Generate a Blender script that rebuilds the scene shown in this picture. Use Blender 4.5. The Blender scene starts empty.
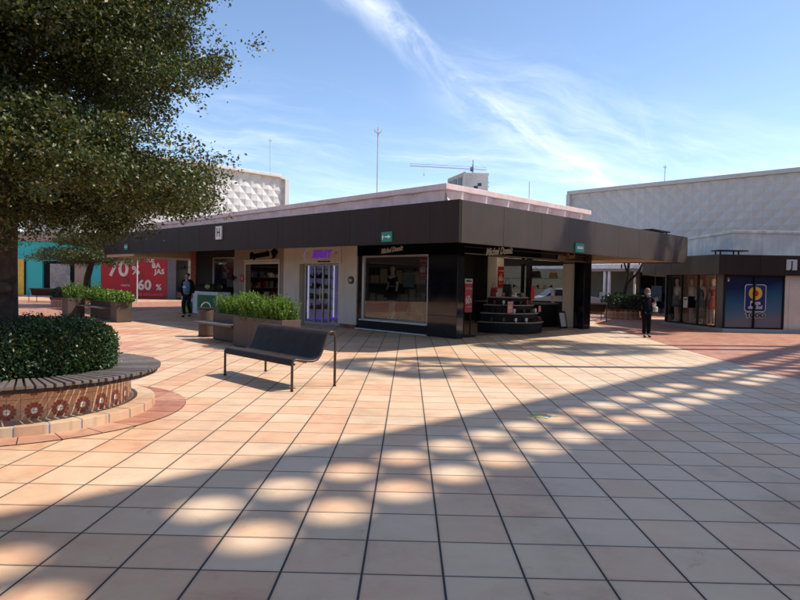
SKYSTR=0.15; SUNSTR=4.0; EXPO=0.55; SKYTINT=(1.0,1.0,1.0); CLOUDC=(7.0,7.2,7.6)
CAMYAW=0.76; CAMPIT=-1.62; CAMROL=1.1
import bpy, bmesh, math, random
import numpy as np
from mathutils import Vector, Matrix
R = math.radians
random.seed(7); np.random.seed(7)
SC = bpy.context.scene
COL = SC.collection
S2 = math.sqrt(0.5)
I3 = Matrix.Identity(4)
UV = Matrix.Rotation(R(45), 4, 'Z')           # the buildings and benches stand at 45 degrees to the paving
SUN = Vector((0.75, 0.08, 1.0)).normalized()

def uv(u, t, z=0.0):
    return Vector(((u - t) * S2, (u + t) * S2, z))

# ------------------------------------------------------------------ materials
MATS = {}
def nt(name):
    m = bpy.data.materials.new(name); m.use_nodes = True
    t = m.node_tree; t.nodes.clear()
    return m, t
def N(t, typ, **kw):
    n = t.nodes.new(typ)
    for k, v in kw.items():
        if k.startswith('i_'):
            n.inputs[k[2:].replace('_', ' ')].default_value = v
        else: setattr(n, k, v)
    return n
def L(t, a, b): t.links.new(a, b)
def out(t, sh):
    o = t.nodes.new('ShaderNodeOutputMaterial'); t.links.new(sh, o.inputs['Surface']); return o
def c4(c): return (c[0], c[1], c[2], 1.0)
def math_(t, op, a, b=None, c=None, clamp=False):
    n = t.nodes.new('ShaderNodeMath'); n.operation = op; n.use_clamp = clamp
    for i, x in enumerate((a, b, c)):
        if x is None: continue
        if isinstance(x, (int, float)): n.inputs[i].default_value = x
        else: t.links.new(x, n.inputs[i])
    return n.outputs[0]
def mixc(t, f, a, b, mode='MIX'):
    n = t.nodes.new('ShaderNodeMix'); n.data_type = 'RGBA'; n.blend_type = mode
    for s, x in ((n.inputs[0], f), (n.inputs[6], a), (n.inputs[7], b)):
        if isinstance(x, (int, float)): s.default_value = x
        elif isinstance(x, tuple): s.default_value = c4(x)
        else: t.links.new(x, s)
    return n.outputs[2]
def ramp(t, fac, stops, interp='LINEAR'):
    n = t.nodes.new('ShaderNodeValToRGB'); n.color_ramp.interpolation = interp
    e = n.color_ramp.elements
    while len(e) < len(stops): e.new(0.5)
    for el, (p, c) in zip(e, stops): el.position = p; el.color = c4(c)
    t.links.new(fac, n.inputs[0]); return n.outputs[0]

def pm(name, col, rough=0.6, metal=0.0, var=0.12, scale=3.0, bump=0.05, bscale=60, island=0.0, coat=0.0, emit=None, estr=1.0, spec=0.5, streak=0.0):
    """painted / mineral surface with mottling, fine grain bump and uneven gloss"""
    if name in MATS: return MATS[name]
    m, t = nt(name)
    co = N(t, 'ShaderNodeTexCoord').outputs['Object']
    n1 = N(t, 'ShaderNodeTexNoise', i_Scale=scale, i_Detail=6.0, i_Roughness=0.6); L(t, co, n1.inputs['Vector'])
    n2 = N(t, 'ShaderNodeTexNoise', i_Scale=bscale, i_Detail=3.0); L(t, co, n2.inputs['Vector'])
    dark = tuple(max(0, x * (1 - var * 1.6)) for x in col); light = tuple(min(1, x * (1 + var)) for x in col)
    c = ramp(t, n1.outputs[0], [(0.3, dark), (0.7, light)])
    if island:
        g = N(t, 'ShaderNodeNewGeometry')
        f = math_(t, 'MULTIPLY_ADD', g.outputs['Random Per Island'], island, 1 - island / 2)
        c = mixc(t, 1.0, c, f, 'MULTIPLY')
    if streak:      # rain marks and grime that run down the face
        mp = N(t, 'ShaderNodeMapping'); mp.inputs['Scale'].default_value = (5.0, 5.0, 0.35); L(t, co, mp.inputs[0])
        n3 = N(t, 'ShaderNodeTexNoise', i_Scale=1.0, i_Detail=7.0, i_Roughness=0.7); L(t, mp.outputs[0], n3.inputs['Vector'])
        lo = 1 - streak; s_ = ramp(t, n3.outputs[0], [(0.34, (lo, lo * .98, lo * .96)), (0.6, (1, 1, 1))]); c = mixc(t, 1.0, c, s_, 'MULTIPLY')
    p = N(t, 'ShaderNodeBsdfPrincipled', i_Metallic=metal)
    L(t, c, p.inputs['Base Color'])
    r = math_(t, 'MULTIPLY_ADD', n1.outputs[0], 0.25, rough - 0.12, clamp=True); L(t, r, p.inputs['Roughness'])
    p.inputs['Coat Weight'].default_value = coat; p.inputs['Specular IOR Level'].default_value = spec
    if emit:
        p.inputs['Emission Color'].default_value = c4(emit); p.inputs['Emission Strength'].default_value = estr
    if bump:
        b = N(t, 'ShaderNodeBump', i_Strength=bump, i_Distance=0.01); L(t, n2.outputs[0], b.inputs['Height']); L(t, b.outputs[0], p.inputs['Normal'])
    out(t, p.outputs[0]); MATS[name] = m; return m

def glass(name, tint=(0.7, 0.75, 0.75), refl=1.0, k=1.2):
    if name in MATS: return MATS[name]
    m, t = nt(name)
    tr = N(t, 'ShaderNodeBsdfTransparent', i_Color=c4(tint)); gl = N(t, 'ShaderNodeBsdfGlossy', i_Roughness=0.01, i_Color=(refl, refl, refl, 1))
    fr = N(t, 'ShaderNodeLayerWeight', i_Blend=0.5)
    f = math_(t, 'MULTIPLY', math_(t, 'MULTIPLY_ADD', math_(t, 'POWER', fr.outputs['Facing'], 4.0), .9, .045), k, clamp=True)
    mx = N(t, 'ShaderNodeMixShader'); L(t, f, mx.inputs[0]); L(t, tr.outputs[0], mx.inputs[1]); L(t, gl.outputs[0], mx.inputs[2])
    out(t, mx.outputs[0]); MATS[name] = m; return m

def leafmat(name, stops, trans=0.35, rough=0.45):
    m, t = nt(name)
    g = N(t, 'ShaderNodeNewGeometry')
    c = ramp(t, g.outputs['Random Per Island'], stops)
    p = N(t, 'ShaderNodeBsdfPrincipled', i_Roughness=rough); L(t, c, p.inputs['Base Color'])
    tl = N(t, 'ShaderNodeBsdfTranslucent'); c2 = mixc(t, 1.0, c, (1.0, 1.0, 0.5), 'MULTIPLY'); L(t, c2, tl.inputs[0])
    mx = N(t, 'ShaderNodeMixShader'); mx.inputs[0].default_value = trans
    L(t, p.outputs[0], mx.inputs[1]); L(t, tl.outputs[0], mx.inputs[2]); out(t, mx.outputs[0]); MATS[name] = m; return m

def wavepat(t, co, comp, size, off, w):
    """returns (cell index, line mask) along one axis"""
    s = N(t, 'ShaderNodeSeparateXYZ'); L(t, co, s.inputs[0])
    a = math_(t, 'DIVIDE', math_(t, 'SUBTRACT', s.outputs[comp], off), size)
    fl = math_(t, 'FLOOR', a); fr = math_(t, 'FRACT', a)
    d = math_(t, 'MINIMUM', fr, math_(t, 'SUBTRACT', 1.0, fr))
    return fl, math_(t, 'LESS_THAN', d, w / size / 2), d

def tilemat(name, sx, sy, ox, oy, wx, wy, stops, grout=(0.035, 0.03, 0.03), rough=0.55, mott=0.5, angle=0.0, tv=0.5, drift=0.0):
    m, t = nt(name)
    co = N(t, 'ShaderNodeTexCoord').outputs['Object']
    base = co
    if angle:
        mp = N(t, 'ShaderNodeMapping'); mp.inputs['Rotation'].default_value[2] = angle; L(t, co, mp.inputs[0]); co = mp.outputs[0]
    fx, lx, dx = wavepat(t, co, 0, sx, ox, wx); fy, ly, dy = wavepat(t, co, 1, sy, oy, wy)
    cb = N(t, 'ShaderNodeCombineXYZ'); L(t, fx, cb.inputs[0]); L(t, fy, cb.inputs[1])
    wn = N(t, 'ShaderNodeTexWhiteNoise', noise_dimensions='3D'); L(t, cb.outputs[0], wn.inputs['Vector'])
    # slow drift of the batches of tiles over the plaza, per-tile shade, and clouding inside each tile
    big = N(t, 'ShaderNodeTexNoise', i_Scale=0.22, i_Detail=2.0); L(t, cb.outputs[0], big.inputs['Vector'])
    off = N(t, 'ShaderNodeVectorMath', operation='MULTIPLY_ADD'); L(t, wn.outputs['Color'], off.inputs[0]); off.inputs[1].default_value = (7, 7, 7); L(t, base, off.inputs[2])
    n1 = N(t, 'ShaderNodeTexNoise', i_Scale=4.5, i_Detail=5.0, i_Roughness=0.62, i_Distortion=0.6); L(t, off.outputs[0], n1.inputs['Vector'])
    n2 = N(t, 'ShaderNodeTexNoise', i_Scale=130.0, i_Detail=4.0, i_Roughness=0.7); L(t, base, n2.inputs['Vector'])
    sx_ = N(t, 'ShaderNodeSeparateXYZ'); L(t, cb.outputs[0], sx_.inputs[0])
    k = math_(t, 'ADD', math_(t, 'MULTIPLY', wn.outputs['Value'], tv), math_(t, 'MULTIPLY', big.outputs[0], 0.5))
    dr = N(t, 'ShaderNodeMapRange'); L(t, sx_.outputs[0], dr.inputs[0]); dr.inputs[1].default_value = -16.0; dr.inputs[2].default_value = 10.0; dr.inputs[3].default_value = -drift * .8 + (.5 - tv) * .5; dr.inputs[4].default_value = drift + (.5 - tv) * .5; k = math_(t, 'ADD', k, dr.outputs[0])
    k = math_(t, 'ADD', k, math_(t, 'MULTIPLY', math_(t, 'SUBTRACT', n1.outputs[0], 0.5), mott))
    c = ramp(t, k, stops)
    # grime: large worn patches and specks
    gr = N(t, 'ShaderNodeTexNoise', i_Scale=0.8, i_Detail=8.0, i_Roughness=0.7); L(t, base, gr.inputs['Vector'])
    gf = ramp(t, gr.outputs[0], [(0.33, (0.74, 0.73, 0.71)), (0.48, (0.95, 0.95, 0.94)), (0.66, (1.05, 1.05, 1.05))]); c = mixc(t, 1.0, c, gf, 'MULTIPLY')
    sf = ramp(t, n2.outputs[0], [(0.28, (0.72, 0.70, 0.68)), (0.42, (1, 1, 1))]); c = mixc(t, 0.7, c, sf, 'MULTIPLY')
    vo = N(t, 'ShaderNodeTexVoronoi', i_Scale=1.1); L(t, base, vo.inputs['Vector'])
    spot = math_(t, 'LESS_THAN', vo.outputs['Distance'], 0.014); c = mixc(t, math_(t, 'MULTIPLY', spot, 0.8), c, (0.03, 0.025, 0.02))
    st1 = N(t, 'ShaderNodeTexNoise', i_Scale=2.3, i_Detail=10.0, i_Roughness=0.75, i_Distortion=1.2); L(t, base, st1.inputs['Vector'])
    sm = ramp(t, st1.outputs[0], [(0.30, (0.66, 0.62, 0.58)), (0.38, (1, 1, 1))]); c = mixc(t, 0.8, c, sm, 'MULTIPLY')
    ed = math_(t, 'MINIMUM', dx, dy); em = N(t, 'ShaderNodeMapRange'); L(t, math_(t, 'ADD', ed, math_(t, 'MULTIPLY', math_(t, 'SUBTRACT', n2.outputs[0], .5), .03)), em.inputs[0]); em.inputs[1].default_value = 0.0; em.inputs[2].default_value = 0.06; em.inputs[3].default_value = 0.80; em.inputs[4].default_value = 1.0
    c = mixc(t, 1.0, c, em.outputs[0], 'MULTIPLY')
    vg = N(t, 'ShaderNodeTexVoronoi', i_Scale=0.55); L(t, base, vg.inputs['Vector']); gum = math_(t, 'LESS_THAN', vg.outputs['Distance'], 0.016); c = mixc(t, math_(t, 'MULTIPLY', gum, 0.55), c, (0.12, 0.10, 0.09))
    g = math_(t, 'MAXIMUM', lx, ly)
    c = mixc(t, g, c, grout)
    p = N(t, 'ShaderNodeBsdfPrincipled'); L(t, c, p.inputs['Base Color'])
    r = math_(t, 'MULTIPLY_ADD', n1.outputs[0], 0.35, rough - 0.15); r = math_(t, 'ADD', r, math_(t, 'MULTIPLY', g, 0.3)); L(t, r, p.inputs['Roughness'])
    h = math_(t, 'SUBTRACT', math_(t, 'MULTIPLY', n2.outputs[0], 0.06), g)
    b = N(t, 'ShaderNodeBump', i_Strength=0.35, i_Distance=0.006); L(t, h, b.inputs['Height']); L(t, b.outputs[0], p.inputs['Normal'])
    out(t, p.outputs[0]); MATS[name] = m; return m

CREAM = [(0.18, (0.57, 0.255, 0.15)), (0.36, (0.65, 0.375, 0.215)), (0.56, (0.68, 0.455, 0.285)), (0.95, (0.67, 0.53, 0.385))]
TERRA = [(0.2, (0.36, 0.13, 0.075)), (0.5, (0.46, 0.20, 0.12)), (0.8, (0.50, 0.26, 0.16))]
tilemat('plaza_tile', 0.4325, 0.43, 0.215, 3.22, 0.013, 0.010, CREAM, tv=0.29, drift=0.19, mott=0.5)
tilemat('red_tile', 0.21, 0.105, 0.0, 0.0, 0.006, 0.006, TERRA, grout=(0.16, 0.09, 0.07), angle=R(0))

pm('bronze', (0.066, 0.047, 0.036), 0.5, 0.1, 0.10, 1.5, 0.02, 200, island=0.05, spec=.35, streak=.12)  # lighter copy of the bronze for the sunlit fascia face
pm('dark_shade_bronze', (0.036, 0.024, 0.020), 0.6, 0.0, 0.08, 1.5, 0.02, 200, island=0.1, spec=.15, streak=.2)  # also the darker copy of the bronze for the shaded fascia face
pm('grey_metal', (0.12, 0.115, 0.105), 0.4, 0.4, 0.08, 1.5, 0.02, 200, island=0.1, streak=.2)
pm('soffit_cream', (0.50, 0.38, 0.27), 0.8, 0, 0.06, 1.0)
pm('pink_plaster', (0.74, 0.54, 0.51), 0.85, 0, 0.08, 2.2, 0.25, 70, streak=.12)
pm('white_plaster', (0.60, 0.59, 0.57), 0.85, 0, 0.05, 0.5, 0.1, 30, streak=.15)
pm('grey_shade_plaster', (0.53, 0.52, 0.51), 0.85, 0, 0.07, 0.3, 0.2, 30, streak=.06)  # also a greyer copy of the white plaster for the shaded walls
pm('render_white', (0.60, 0.58, 0.55), 0.9, 0, 0.16, 1.6, 0.6, 18, streak=.2)
pm('cream_wall', (0.62, 0.54, 0.45), 0.8, 0, 0.08, 1.2, streak=.05)
pm('tan_wall', (0.30, 0.235, 0.18), 0.85, 0, 0.08, 1.2)
pm('roof_grey', (0.30, 0.30, 0.30), 0.9, 0, 0.2, 1.0)
pm('black_gloss', (0.004, 0.005, 0.009), 0.07, 0, 0.1, 2.0, 0.0)
pm('black_matte', (0.006, 0.006, 0.007), 0.6, spec=.25)
pm('silver', (0.45, 0.45, 0.45), 0.35, 0.8, 0.05)
pm('interior_dark', (0.035, 0.03, 0.03), 0.8)
pm('interior_grey', (0.16, 0.15, 0.15), 0.8)
pm('shop_floor', (0.28, 0.20, 0.16), 0.3)
pm('white_paint', (0.75, 0.75, 0.74), 0.55)
pm('off_white', (0.6, 0.58, 0.52), 0.5)
pm('red_print', (0.36, 0.005, 0.014), 0.45, 0, 0.05)
pm('dark_red_print', (0.25, 0.008, 0.015), 0.45, 0, 0.05)
pm('pink_print', (0.62, 0.22, 0.2), 0.5)
pm('green_sign', (0.0, 0.22, 0.14), 0.45, 0, 0.04)
pm('teal_paint', (0.03, 0.42, 0.43), 0.6, 0, 0.06, 1.0)
pm('yellow_paint', (0.62, 0.42, 0.05), 0.6)
pm('kiosk_green', (0.005, 0.16, 0.04), 0.5)
pm('kiosk_lime', (0.22, 0.42, 0.02), 0.5)
pm('brick_red', (0.26, 0.07, 0.045), 0.8, 0, 0.3, 8.0, 0.4, 30)
pm('store_grey', (0.135, 0.135, 0.145), 0.7)
pm('bench_paint', (0.035, 0.022, 0.018), 0.5, 0.0, 0.18, 6, 0.05, 90, spec=.2)
pm('bronze_tube', (0.065, 0.040, 0.029), 0.42, 0.3, 0.2, 8)
pm('planter_brown', (0.092, 0.058, 0.042), 0.62, 0.05, 0.16, 2.2, 0.12, 40, streak=.15)
pm('bark', (0.055, 0.036, 0.026), 0.95, 0, 0.45, 9, 1.0, 24)
pm('twig', (0.05, 0.04, 0.03), 0.95, 0, 0.3, 9, 0.6, 40)
pm('soil', (0.04, 0.028, 0.02), 0.95, 0, 0.4, 9, 1.0, 24)
pm('concrete', (0.36, 0.36, 0.35), 0.9, 0, 0.15, 0.2, 0.3, 8)
pm('concrete_light', (0.52, 0.54, 0.55), 0.9, 0, 0.1, 0.2)
pm('dark_window', (0.02, 0.03, 0.04), 0.15, 0, 0.1, 1.0, 0)
pm('warm_panel', (0.50, 0.30, 0.20), 0.5, 0, 0.15, 2.0)
pm('skin', (0.36, 0.19, 0.13), 0.55, 0, 0.06, 20)
pm('mannequin_skin', (0.55, 0.40, 0.32), 0.5, 0, 0.04, 20)
pm('hair_dark', (0.012, 0.009, 0.008), 0.5, 0, 0.3, 60, 0.5, 120)
pm('hair_grey', (0.16, 0.10, 0.07), 0.6, 0, 0.3, 60, 0.5, 120)
pm('cloth_black', (0.005, 0.005, 0.007), 0.85, 0, 0.3, 9, 0.4, 60, spec=.12)
pm('cloth_navy', (0.004, 0.005, 0.010), 0.9, 0, 0.3, 9, 0.4, 60, spec=.12)
pm('cloth_blue', (0.11, 0.17, 0.24), 0.85, 0, 0.2, 9, 0.4, 60)
pm('cloth_trouser', (0.022, 0.015, 0.016), 0.85, 0, 0.3, 9, 0.4, 60, spec=.12)
pm('cloth_white', (0.62, 0.6, 0.56), 0.8)
pm('cloth_denim', (0.09, 0.12, 0.16), 0.85, 0, 0.2, 9)
pm('cloth_floral', (0.30, 0.07, 0.06), 0.85, 0, 0.8, 30)
pm('leather_red', (0.25, 0.01, 0.015), 0.4)
pm('leather_tan', (0.28, 0.16, 0.08), 0.5)
pm('leather_black', (0.012, 0.01, 0.01), 0.35)
pm('violet_letter', (0.10, 0.02, 0.22), 0.4, emit=(0.35, 0.08, 0.9), estr=0.12)
pm('violet_light', (0.3, 0.1, 0.6), 0.4, emit=(0.22, 0.05, 0.9), estr=.35)
pm('cool_light', (0.6, 0.6, 0.7), 0.4, emit=(0.7, 0.68, 1.0), estr=.5)
pm('violet_glow', (0.50, 0.46, 0.70), 0.5, emit=(.42,.38,.75), estr=.10)  # own glow added so the beauty shop panel looks lit
pm('shop_fill_lamp', (.8,.8,.8), .5, emit=(1.0,.86,.68), estr=5.5)
pm('fill_lamp', (.8,.8,.8), .5, emit=(1.0,.80,.60), estr=9.0)
pm('lamp_glow', (0.8, 0.8, 0.6), 0.4, emit=(1.0, 0.95, 0.6), estr=2.0)
pm('glowing_interior', (0.60, 0.58, 0.50), 0.7, emit=(0.6, 0.57, 0.45), estr=0.25)
pm('car_paint', (0.42, 0.45, 0.47), 0.3, 0.4, 0.04, 1.0, 0, coat=0.6)
pm('rubber', (0.015, 0.015, 0.015), 0.8)
pm('chrome', (0.6, 0.6, 0.6), 0.2, 1.0, 0.05)
pm('sticker_yellow', (0.42, 0.42, 0.14), 0.6); pm('sticker_green', (0.10, 0.22, 0.14), 0.6); pm('sticker_blue', (0.03, 0.10, 0.35), 0.6); pm('sticker_orange', (0.5, 0.16, 0.04), 0.6)
pm('logo_blue', (0.006, 0.012, 0.12), 0.4); pm('logo_yellow', (0.75, 0.50, 0.04), 0.4); pm('logo_red', (0.5, 0.01, 0.02), 0.4)
pm('awning_white', (0.8, 0.8, 0.78), 0.7)
pm('olive_wall', (0.16, 0.155, 0.115), 0.8)
pm('tree_palm', (0.16, 0.13, 0.10), 0.9, 0, 0.3, 9, 0.6, 20)
glass('shop_glass'); glass('green_glass', (0.35, 0.42, 0.38))
def glass_dim(name, refl):
    m = glass(name, (0.78, 0.8, 0.8), refl); return m
glass_dim('soft_glass', 0.7); glass('clear_glass', (.92,.92,.92), .8, .12)
leafmat('leaf_tree', [(0.0, (0.024, 0.042, 0.011)), (0.5, (0.060, 0.082, 0.018)), (0.88, (0.130, 0.140, 0.030)), (0.97, (0.17, 0.12, 0.05)), (1.0, (0.20, 0.11, 0.06))], 0.22)
leafmat('leaf_hedge', [(0.0, (0.014, 0.036, 0.012)), (0.6, (0.034, 0.075, 0.022)), (0.93, (0.075, 0.12, 0.03)), (1.0, (0.16, 0.12, 0.05))], 0.25, 0.35)
leafmat('leaf_bright', [(0.0, (0.045, 0.115, 0.012)), (0.6, (0.12, 0.22, 0.025)), (1.0, (0.23, 0.31, 0.05))], 0.4)
leafmat('leaf_far', [(0.0, (0.03, 0.05, 0.012)), (0.6, (0.075, 0.09, 0.025)), (1.0, (0.14, 0.14, 0.045))], 0.3)
leafmat('leaf_palm', [(0.0, (0.03, 0.06, 0.02)), (1.0, (0.07, 0.11, 0.03))], 0.25)

# wood of the ring bench: grey brown boards, each board its own shade
def wood():
    m, t = nt('bench_wood')
    co = N(t, 'ShaderNodeTexCoord').outputs['Object']; g = N(t, 'ShaderNodeNewGeometry')
    n1 = N(t, 'ShaderNodeTexNoise', i_Scale=14.0, i_Detail=8.0, i_Roughness=0.7, i_Distortion=1.0); L(t, co, n1.inputs['Vector'])
    c = ramp(t, n1.outputs[0], [(0.3, (0.085, 0.066, 0.058)), (0.7, (0.165, 0.135, 0.12))])
    f = math_(t, 'MULTIPLY_ADD', g.outputs['Random Per Island'], 0.45, 0.75); c = mixc(t, 1.0, c, f, 'MULTIPLY')
    p = N(t, 'ShaderNodeBsdfPrincipled', i_Roughness=0.6); L(t, c, p.inputs['Base Color'])
    b = N(t, 'ShaderNodeBump', i_Strength=0.4, i_Distance=0.004); L(t, n1.outputs[0], b.inputs['Height']); L(t, b.outputs[0], p.inputs['Normal'])
    out(t, p.outputs[0]); MATS['bench_wood'] = m
wood()

# glazed flower tiles of the planter drum, laid out in the drum's own UVs (metres along the wall, metres up)
def flower_tiles():
    m, t = nt('flower_tile')
    uvn = N(t, 'ShaderNodeUVMap').outputs[0]
    s = N(t, 'ShaderNodeSeparateXYZ'); L(t, uvn, s.inputs[0])
    C = 0.235
    def cell(sock, off):
        a = math_(t, 'DIVIDE', math_(t, 'SUBTRACT', sock, off), C)
        return math_(t, 'MULTIPLY', math_(t, 'SUBTRACT', math_(t, 'FRACT', a), 0.5), C)
    x = cell(s.outputs[0], 0.0); y = cell(s.outputs[1], 0.08)
    r = math_(t, 'SQRT', math_(t, 'ADD', math_(t, 'MULTIPLY', x, x), math_(t, 'MULTIPLY', y, y)))
    ang = math_(t, 'ARCTAN2', y, x)
    pet = math_(t, 'ABSOLUTE', math_(t, 'SINE', math_(t, 'MULTIPLY', ang, 6.0)))
    rp = math_(t, 'MULTIPLY_ADD', pet, 0.016, 0.072)
    petal = math_(t, 'MULTIPLY', math_(t, 'LESS_THAN', r, rp), math_(t, 'GREATER_THAN', r, 0.034))
    spoke = math_(t, 'GREATER_THAN', pet, 0.22)
    petal2 = math_(t, 'MULTIPLY', petal, spoke)
    white = math_(t, 'LESS_THAN', r, 0.028)
    n1 = N(t, 'ShaderNodeTexNoise', i_Scale=18.0, i_Detail=4.0); L(t, uvn, n1.inputs['Vector'])
    c = ramp(t, n1.outputs[0], [(0.3, (0.46, 0.235, 0.125)), (0.7, (0.58, 0.33, 0.19))])
    c = mixc(t, petal, c, (0.33, 0.13, 0.07)); c = mixc(t, petal2, c, (0.22, 0.035, 0.02)); c = mixc(t, white, c, (0.72, 0.66, 0.58))
    def seam(v):
        a = math_(t, 'ABSOLUTE', v); b = math_(t, 'SUBTRACT', C / 2, a)
        return math_(t, 'LESS_THAN', math_(t, 'MINIMUM', a, b), 0.0025)
    g = math_(t, 'MAXIMUM', seam(x), seam(y)); c = mixc(t, g, c, (0.15, 0.09, 0.06))
    p = N(t, 'ShaderNodeBsdfPrincipled', i_Roughness=0.35); L(t, c, p.inputs['Base Color'])
    out(t, p.outputs[0]); MATS['flower_tile'] = m
flower_tiles()

# night-blue printed window film, blue at the top to teal at the foot: the print itself has this colour run
def film():
    m, t = nt('blue_film')
    co = N(t, 'ShaderNodeTexCoord').outputs['Generated']
    n1 = N(t, 'ShaderNodeTexNoise', i_Scale=1.2, i_Detail=1.0); L(t, co, n1.inputs['Vector'])
    s = N(t, 'ShaderNodeSeparateXYZ'); L(t, co, s.inputs[0])
    k = math_(t, 'ADD', math_(t, 'MULTIPLY', s.outputs[2], 1.0), math_(t, 'MULTIPLY', math_(t, 'SUBTRACT', n1.outputs[0], 0.5), 0.5))
    k = math_(t, 'SUBTRACT', k, math_(t, 'MULTIPLY', s.outputs[0], 0.22))
    c = ramp(t, k, [(0.0, (0.15, 0.135, 0.15)), (0.16, (0.06, 0.13, 0.19)), (0.45, (0.018, 0.08, 0.16)), (0.75, (0.004, 0.010, 0.05))])
    p = N(t, 'ShaderNodeBsdfPrincipled', i_Roughness=0.22); L(t, c, p.inputs['Base Color']); out(t, p.outputs[0]); MATS['blue_film'] = m
film()
def collage():
    m, t = nt('photo_collage')
    co = N(t, 'ShaderNodeTexCoord').outputs['Object']
    v = N(t, 'ShaderNodeTexVoronoi', i_Scale=3.2, distance='CHEBYCHEV'); L(t, co, v.inputs['Vector'])
    n = N(t, 'ShaderNodeTexNoise', i_Scale=7.0, i_Detail=3.0); L(t, co, n.inputs['Vector'])
    c = mixc(t, 0.6, v.outputs['Color'], n.outputs['Color']); h = N(t, 'ShaderNodeHueSaturation', i_Saturation=0.35, i_Value=0.45); L(t, c, h.inputs['Color'])
    p = N(t, 'ShaderNodeBsdfPrincipled', i_Roughness=0.3); L(t, h.outputs[0], p.inputs['Base Color']); out(t, p.outputs[0]); MATS['photo_collage'] = m
collage()

# ------------------------------------------------------------------ mesh building
ORI = {}
class MB:
    def __init__(s, F=I3): s.v = []; s.f = []; s.F = F; s.uvs = None
    def add(s, vs, fs):
        o = len(s.v); s.v += [s.F @ Vector(p) for p in vs]; s.f += [tuple(i + o for i in f) for f in fs]; return s
    def box(s, x0, x1, y0, y1, z0, z1):
        return s.add([(x0,y0,z0),(x1,y0,z0),(x1,y1,z0),(x0,y1,z0),(x0,y0,z1),(x1,y0,z1),(x1,y1,z1),(x0,y1,z1)],
                     [(0,3,2,1),(4,5,6,7),(0,1,5,4),(1,2,6,5),(2,3,7,6),(3,0,4,7)])
    def prism(s, poly, z0, z1):
        n = len(poly)
        return s.add([(p[0], p[1], z0) for p in poly] + [(p[0], p[1], z1) for p in poly],
                     [tuple(range(n - 1, -1, -1)), tuple(range(n, 2 * n))] + [(i, (i + 1) % n, (i + 1) % n + n, i + n) for i in range(n)])
    def tube(s, pts, r, n=10, caps=True):
        pts = [Vector(p) for p in pts]; rs = r if isinstance(r, (list, tuple)) else [r] * len(pts)
        vs = []; fs = []; prev = None
        for i, p in enumerate(pts):
            d = (pts[min(i + 1, len(pts) - 1)] - pts[max(i - 1, 0)]).normalized()
            if prev is None:
                a = d.orthogonal().normalized()
            else:
                a = (prev - d * prev.dot(d)).normalized()
            prev = a; b = d.cross(a)
            for k in range(n):
                th = 2 * math.pi * k / n; vs.append(p + (a * math.cos(th) + b * math.sin(th)) * rs[i])
        for i in range(len(pts) - 1):
            for k in range(n):
                fs.append((i * n + k, i * n + (k + 1) % n, (i + 1) * n + (k + 1) % n, (i + 1) * n + k))
        if caps: fs += [tuple(range(n - 1, -1, -1)), tuple(range((len(pts) - 1) * n, len(pts) * n))]
        return s.add(vs, fs)
    def lathe(s, prof, cx, cy, n=32, a0=0.0, a1=2 * math.pi):
        full = abs(a1 - a0 - 2 * math.pi) < 1e-6; m = n if full else n + 1
        vs = [(cx + r * math.cos(a0 + (a1 - a0) * k / n), cy + r * math.sin(a0 + (a1 - a0) * k / n), z) for k in range(m) for r, z in prof]
        q = len(prof); fs = []
        for k in range(n):
            k2 = (k + 1) % m
            for j in range(q - 1): fs.append((k * q + j, k2 * q + j, k2 * q + j + 1, k * q + j + 1))
        return s.add(vs, fs)
    def ellip(s, c, rx, ry, rz, n=12, m=8):
        vs = []; fs = []
        for j in range(m + 1):
            ph = math.pi * j / m
            for k in range(n):
                th = 2 * math.pi * k / n
                vs.append((c[0] + rx * math.sin(ph) * math.cos(th), c[1] + ry * math.sin(ph) * math.sin(th), c[2] - rz * math.cos(ph)))
        for j in range(m):
            for k in range(n): fs.append((j * n + k, j * n + (k + 1) % n, (j + 1) * n + (k + 1) % n, (j + 1) * n + k))
        return s.add(vs, fs)
    def build(s, name, mat, parent=None, smooth=False, bevel=0.0, origin=None):
        if parent is not None: o0 = ORI[parent.name]
        elif origin is not None: o0 = Vector(origin)
        else:
            xs = [p.x for p in s.v]; ys = [p.y for p in s.v]; zs = [p.z for p in s.v]
            o0 = Vector(((min(xs) + max(xs)) / 2, (min(ys) + max(ys)) / 2, min(zs)))
        me = bpy.data.meshes.new(name); me.from_pydata([tuple(p - o0) for p in s.v], [], s.f); me.update()
        me.materials.append(MATS[mat])
        if s.uvs:
            ul = me.uv_layers.new(name='UVMap')
            for i, l in enumerate(me.loops): ul.data[i].uv = s.uvs[l.vertex_index]
        if smooth:
            for p in me.polygons: p.use_smooth = True
            if smooth != 'all':
                try: me.set_sharp_from_angle(angle=R(40))
                except Exception: pass
        o = bpy.data.objects.new(name, me); COL.objects.link(o)
        if parent is not None: o.parent = parent
        else: o.location = o0
        ORI[o.name] = o0
        if bevel:
            b = o.modifiers.new('bevel', 'BEVEL'); b.width = bevel; b.segments = 2; b.limit_method = 'ANGLE'
        return o

def tag(o, label=None, cat=None, group=None, kind=None):
    if label: o['label'] = label
    if cat: o['category'] = cat
    if group: o['group'] = group
    if kind: o['kind'] = kind
    return o
def thing(name, loc, label, cat, group=None):
    o = bpy.data.objects.new(name, None); COL.objects.link(o); o.location = loc; o.empty_display_size = 0.2
    ORI[o.name] = Vector(loc); return tag(o, label, cat, group)
def dup(root, loc, rotz=None, label=None, group=None, scale=None):
    r = root.copy(); COL.objects.link(r); r.location = loc
    if rotz is not None: r.rotation_euler.z = rotz
    if scale: r.scale = scale
    if label: r['label'] = label
    if group: r['group'] = group
    for ch in list(root.children):
        c = ch.copy(); COL.objects.link(c); c.parent = r
        for g in ch.children:
            d = g.copy(); COL.objects.link(d); d.parent = c
    return r
def struct(mb, name, mat, **k): return tag(mb.build(name, mat, **k), kind='structure')

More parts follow.
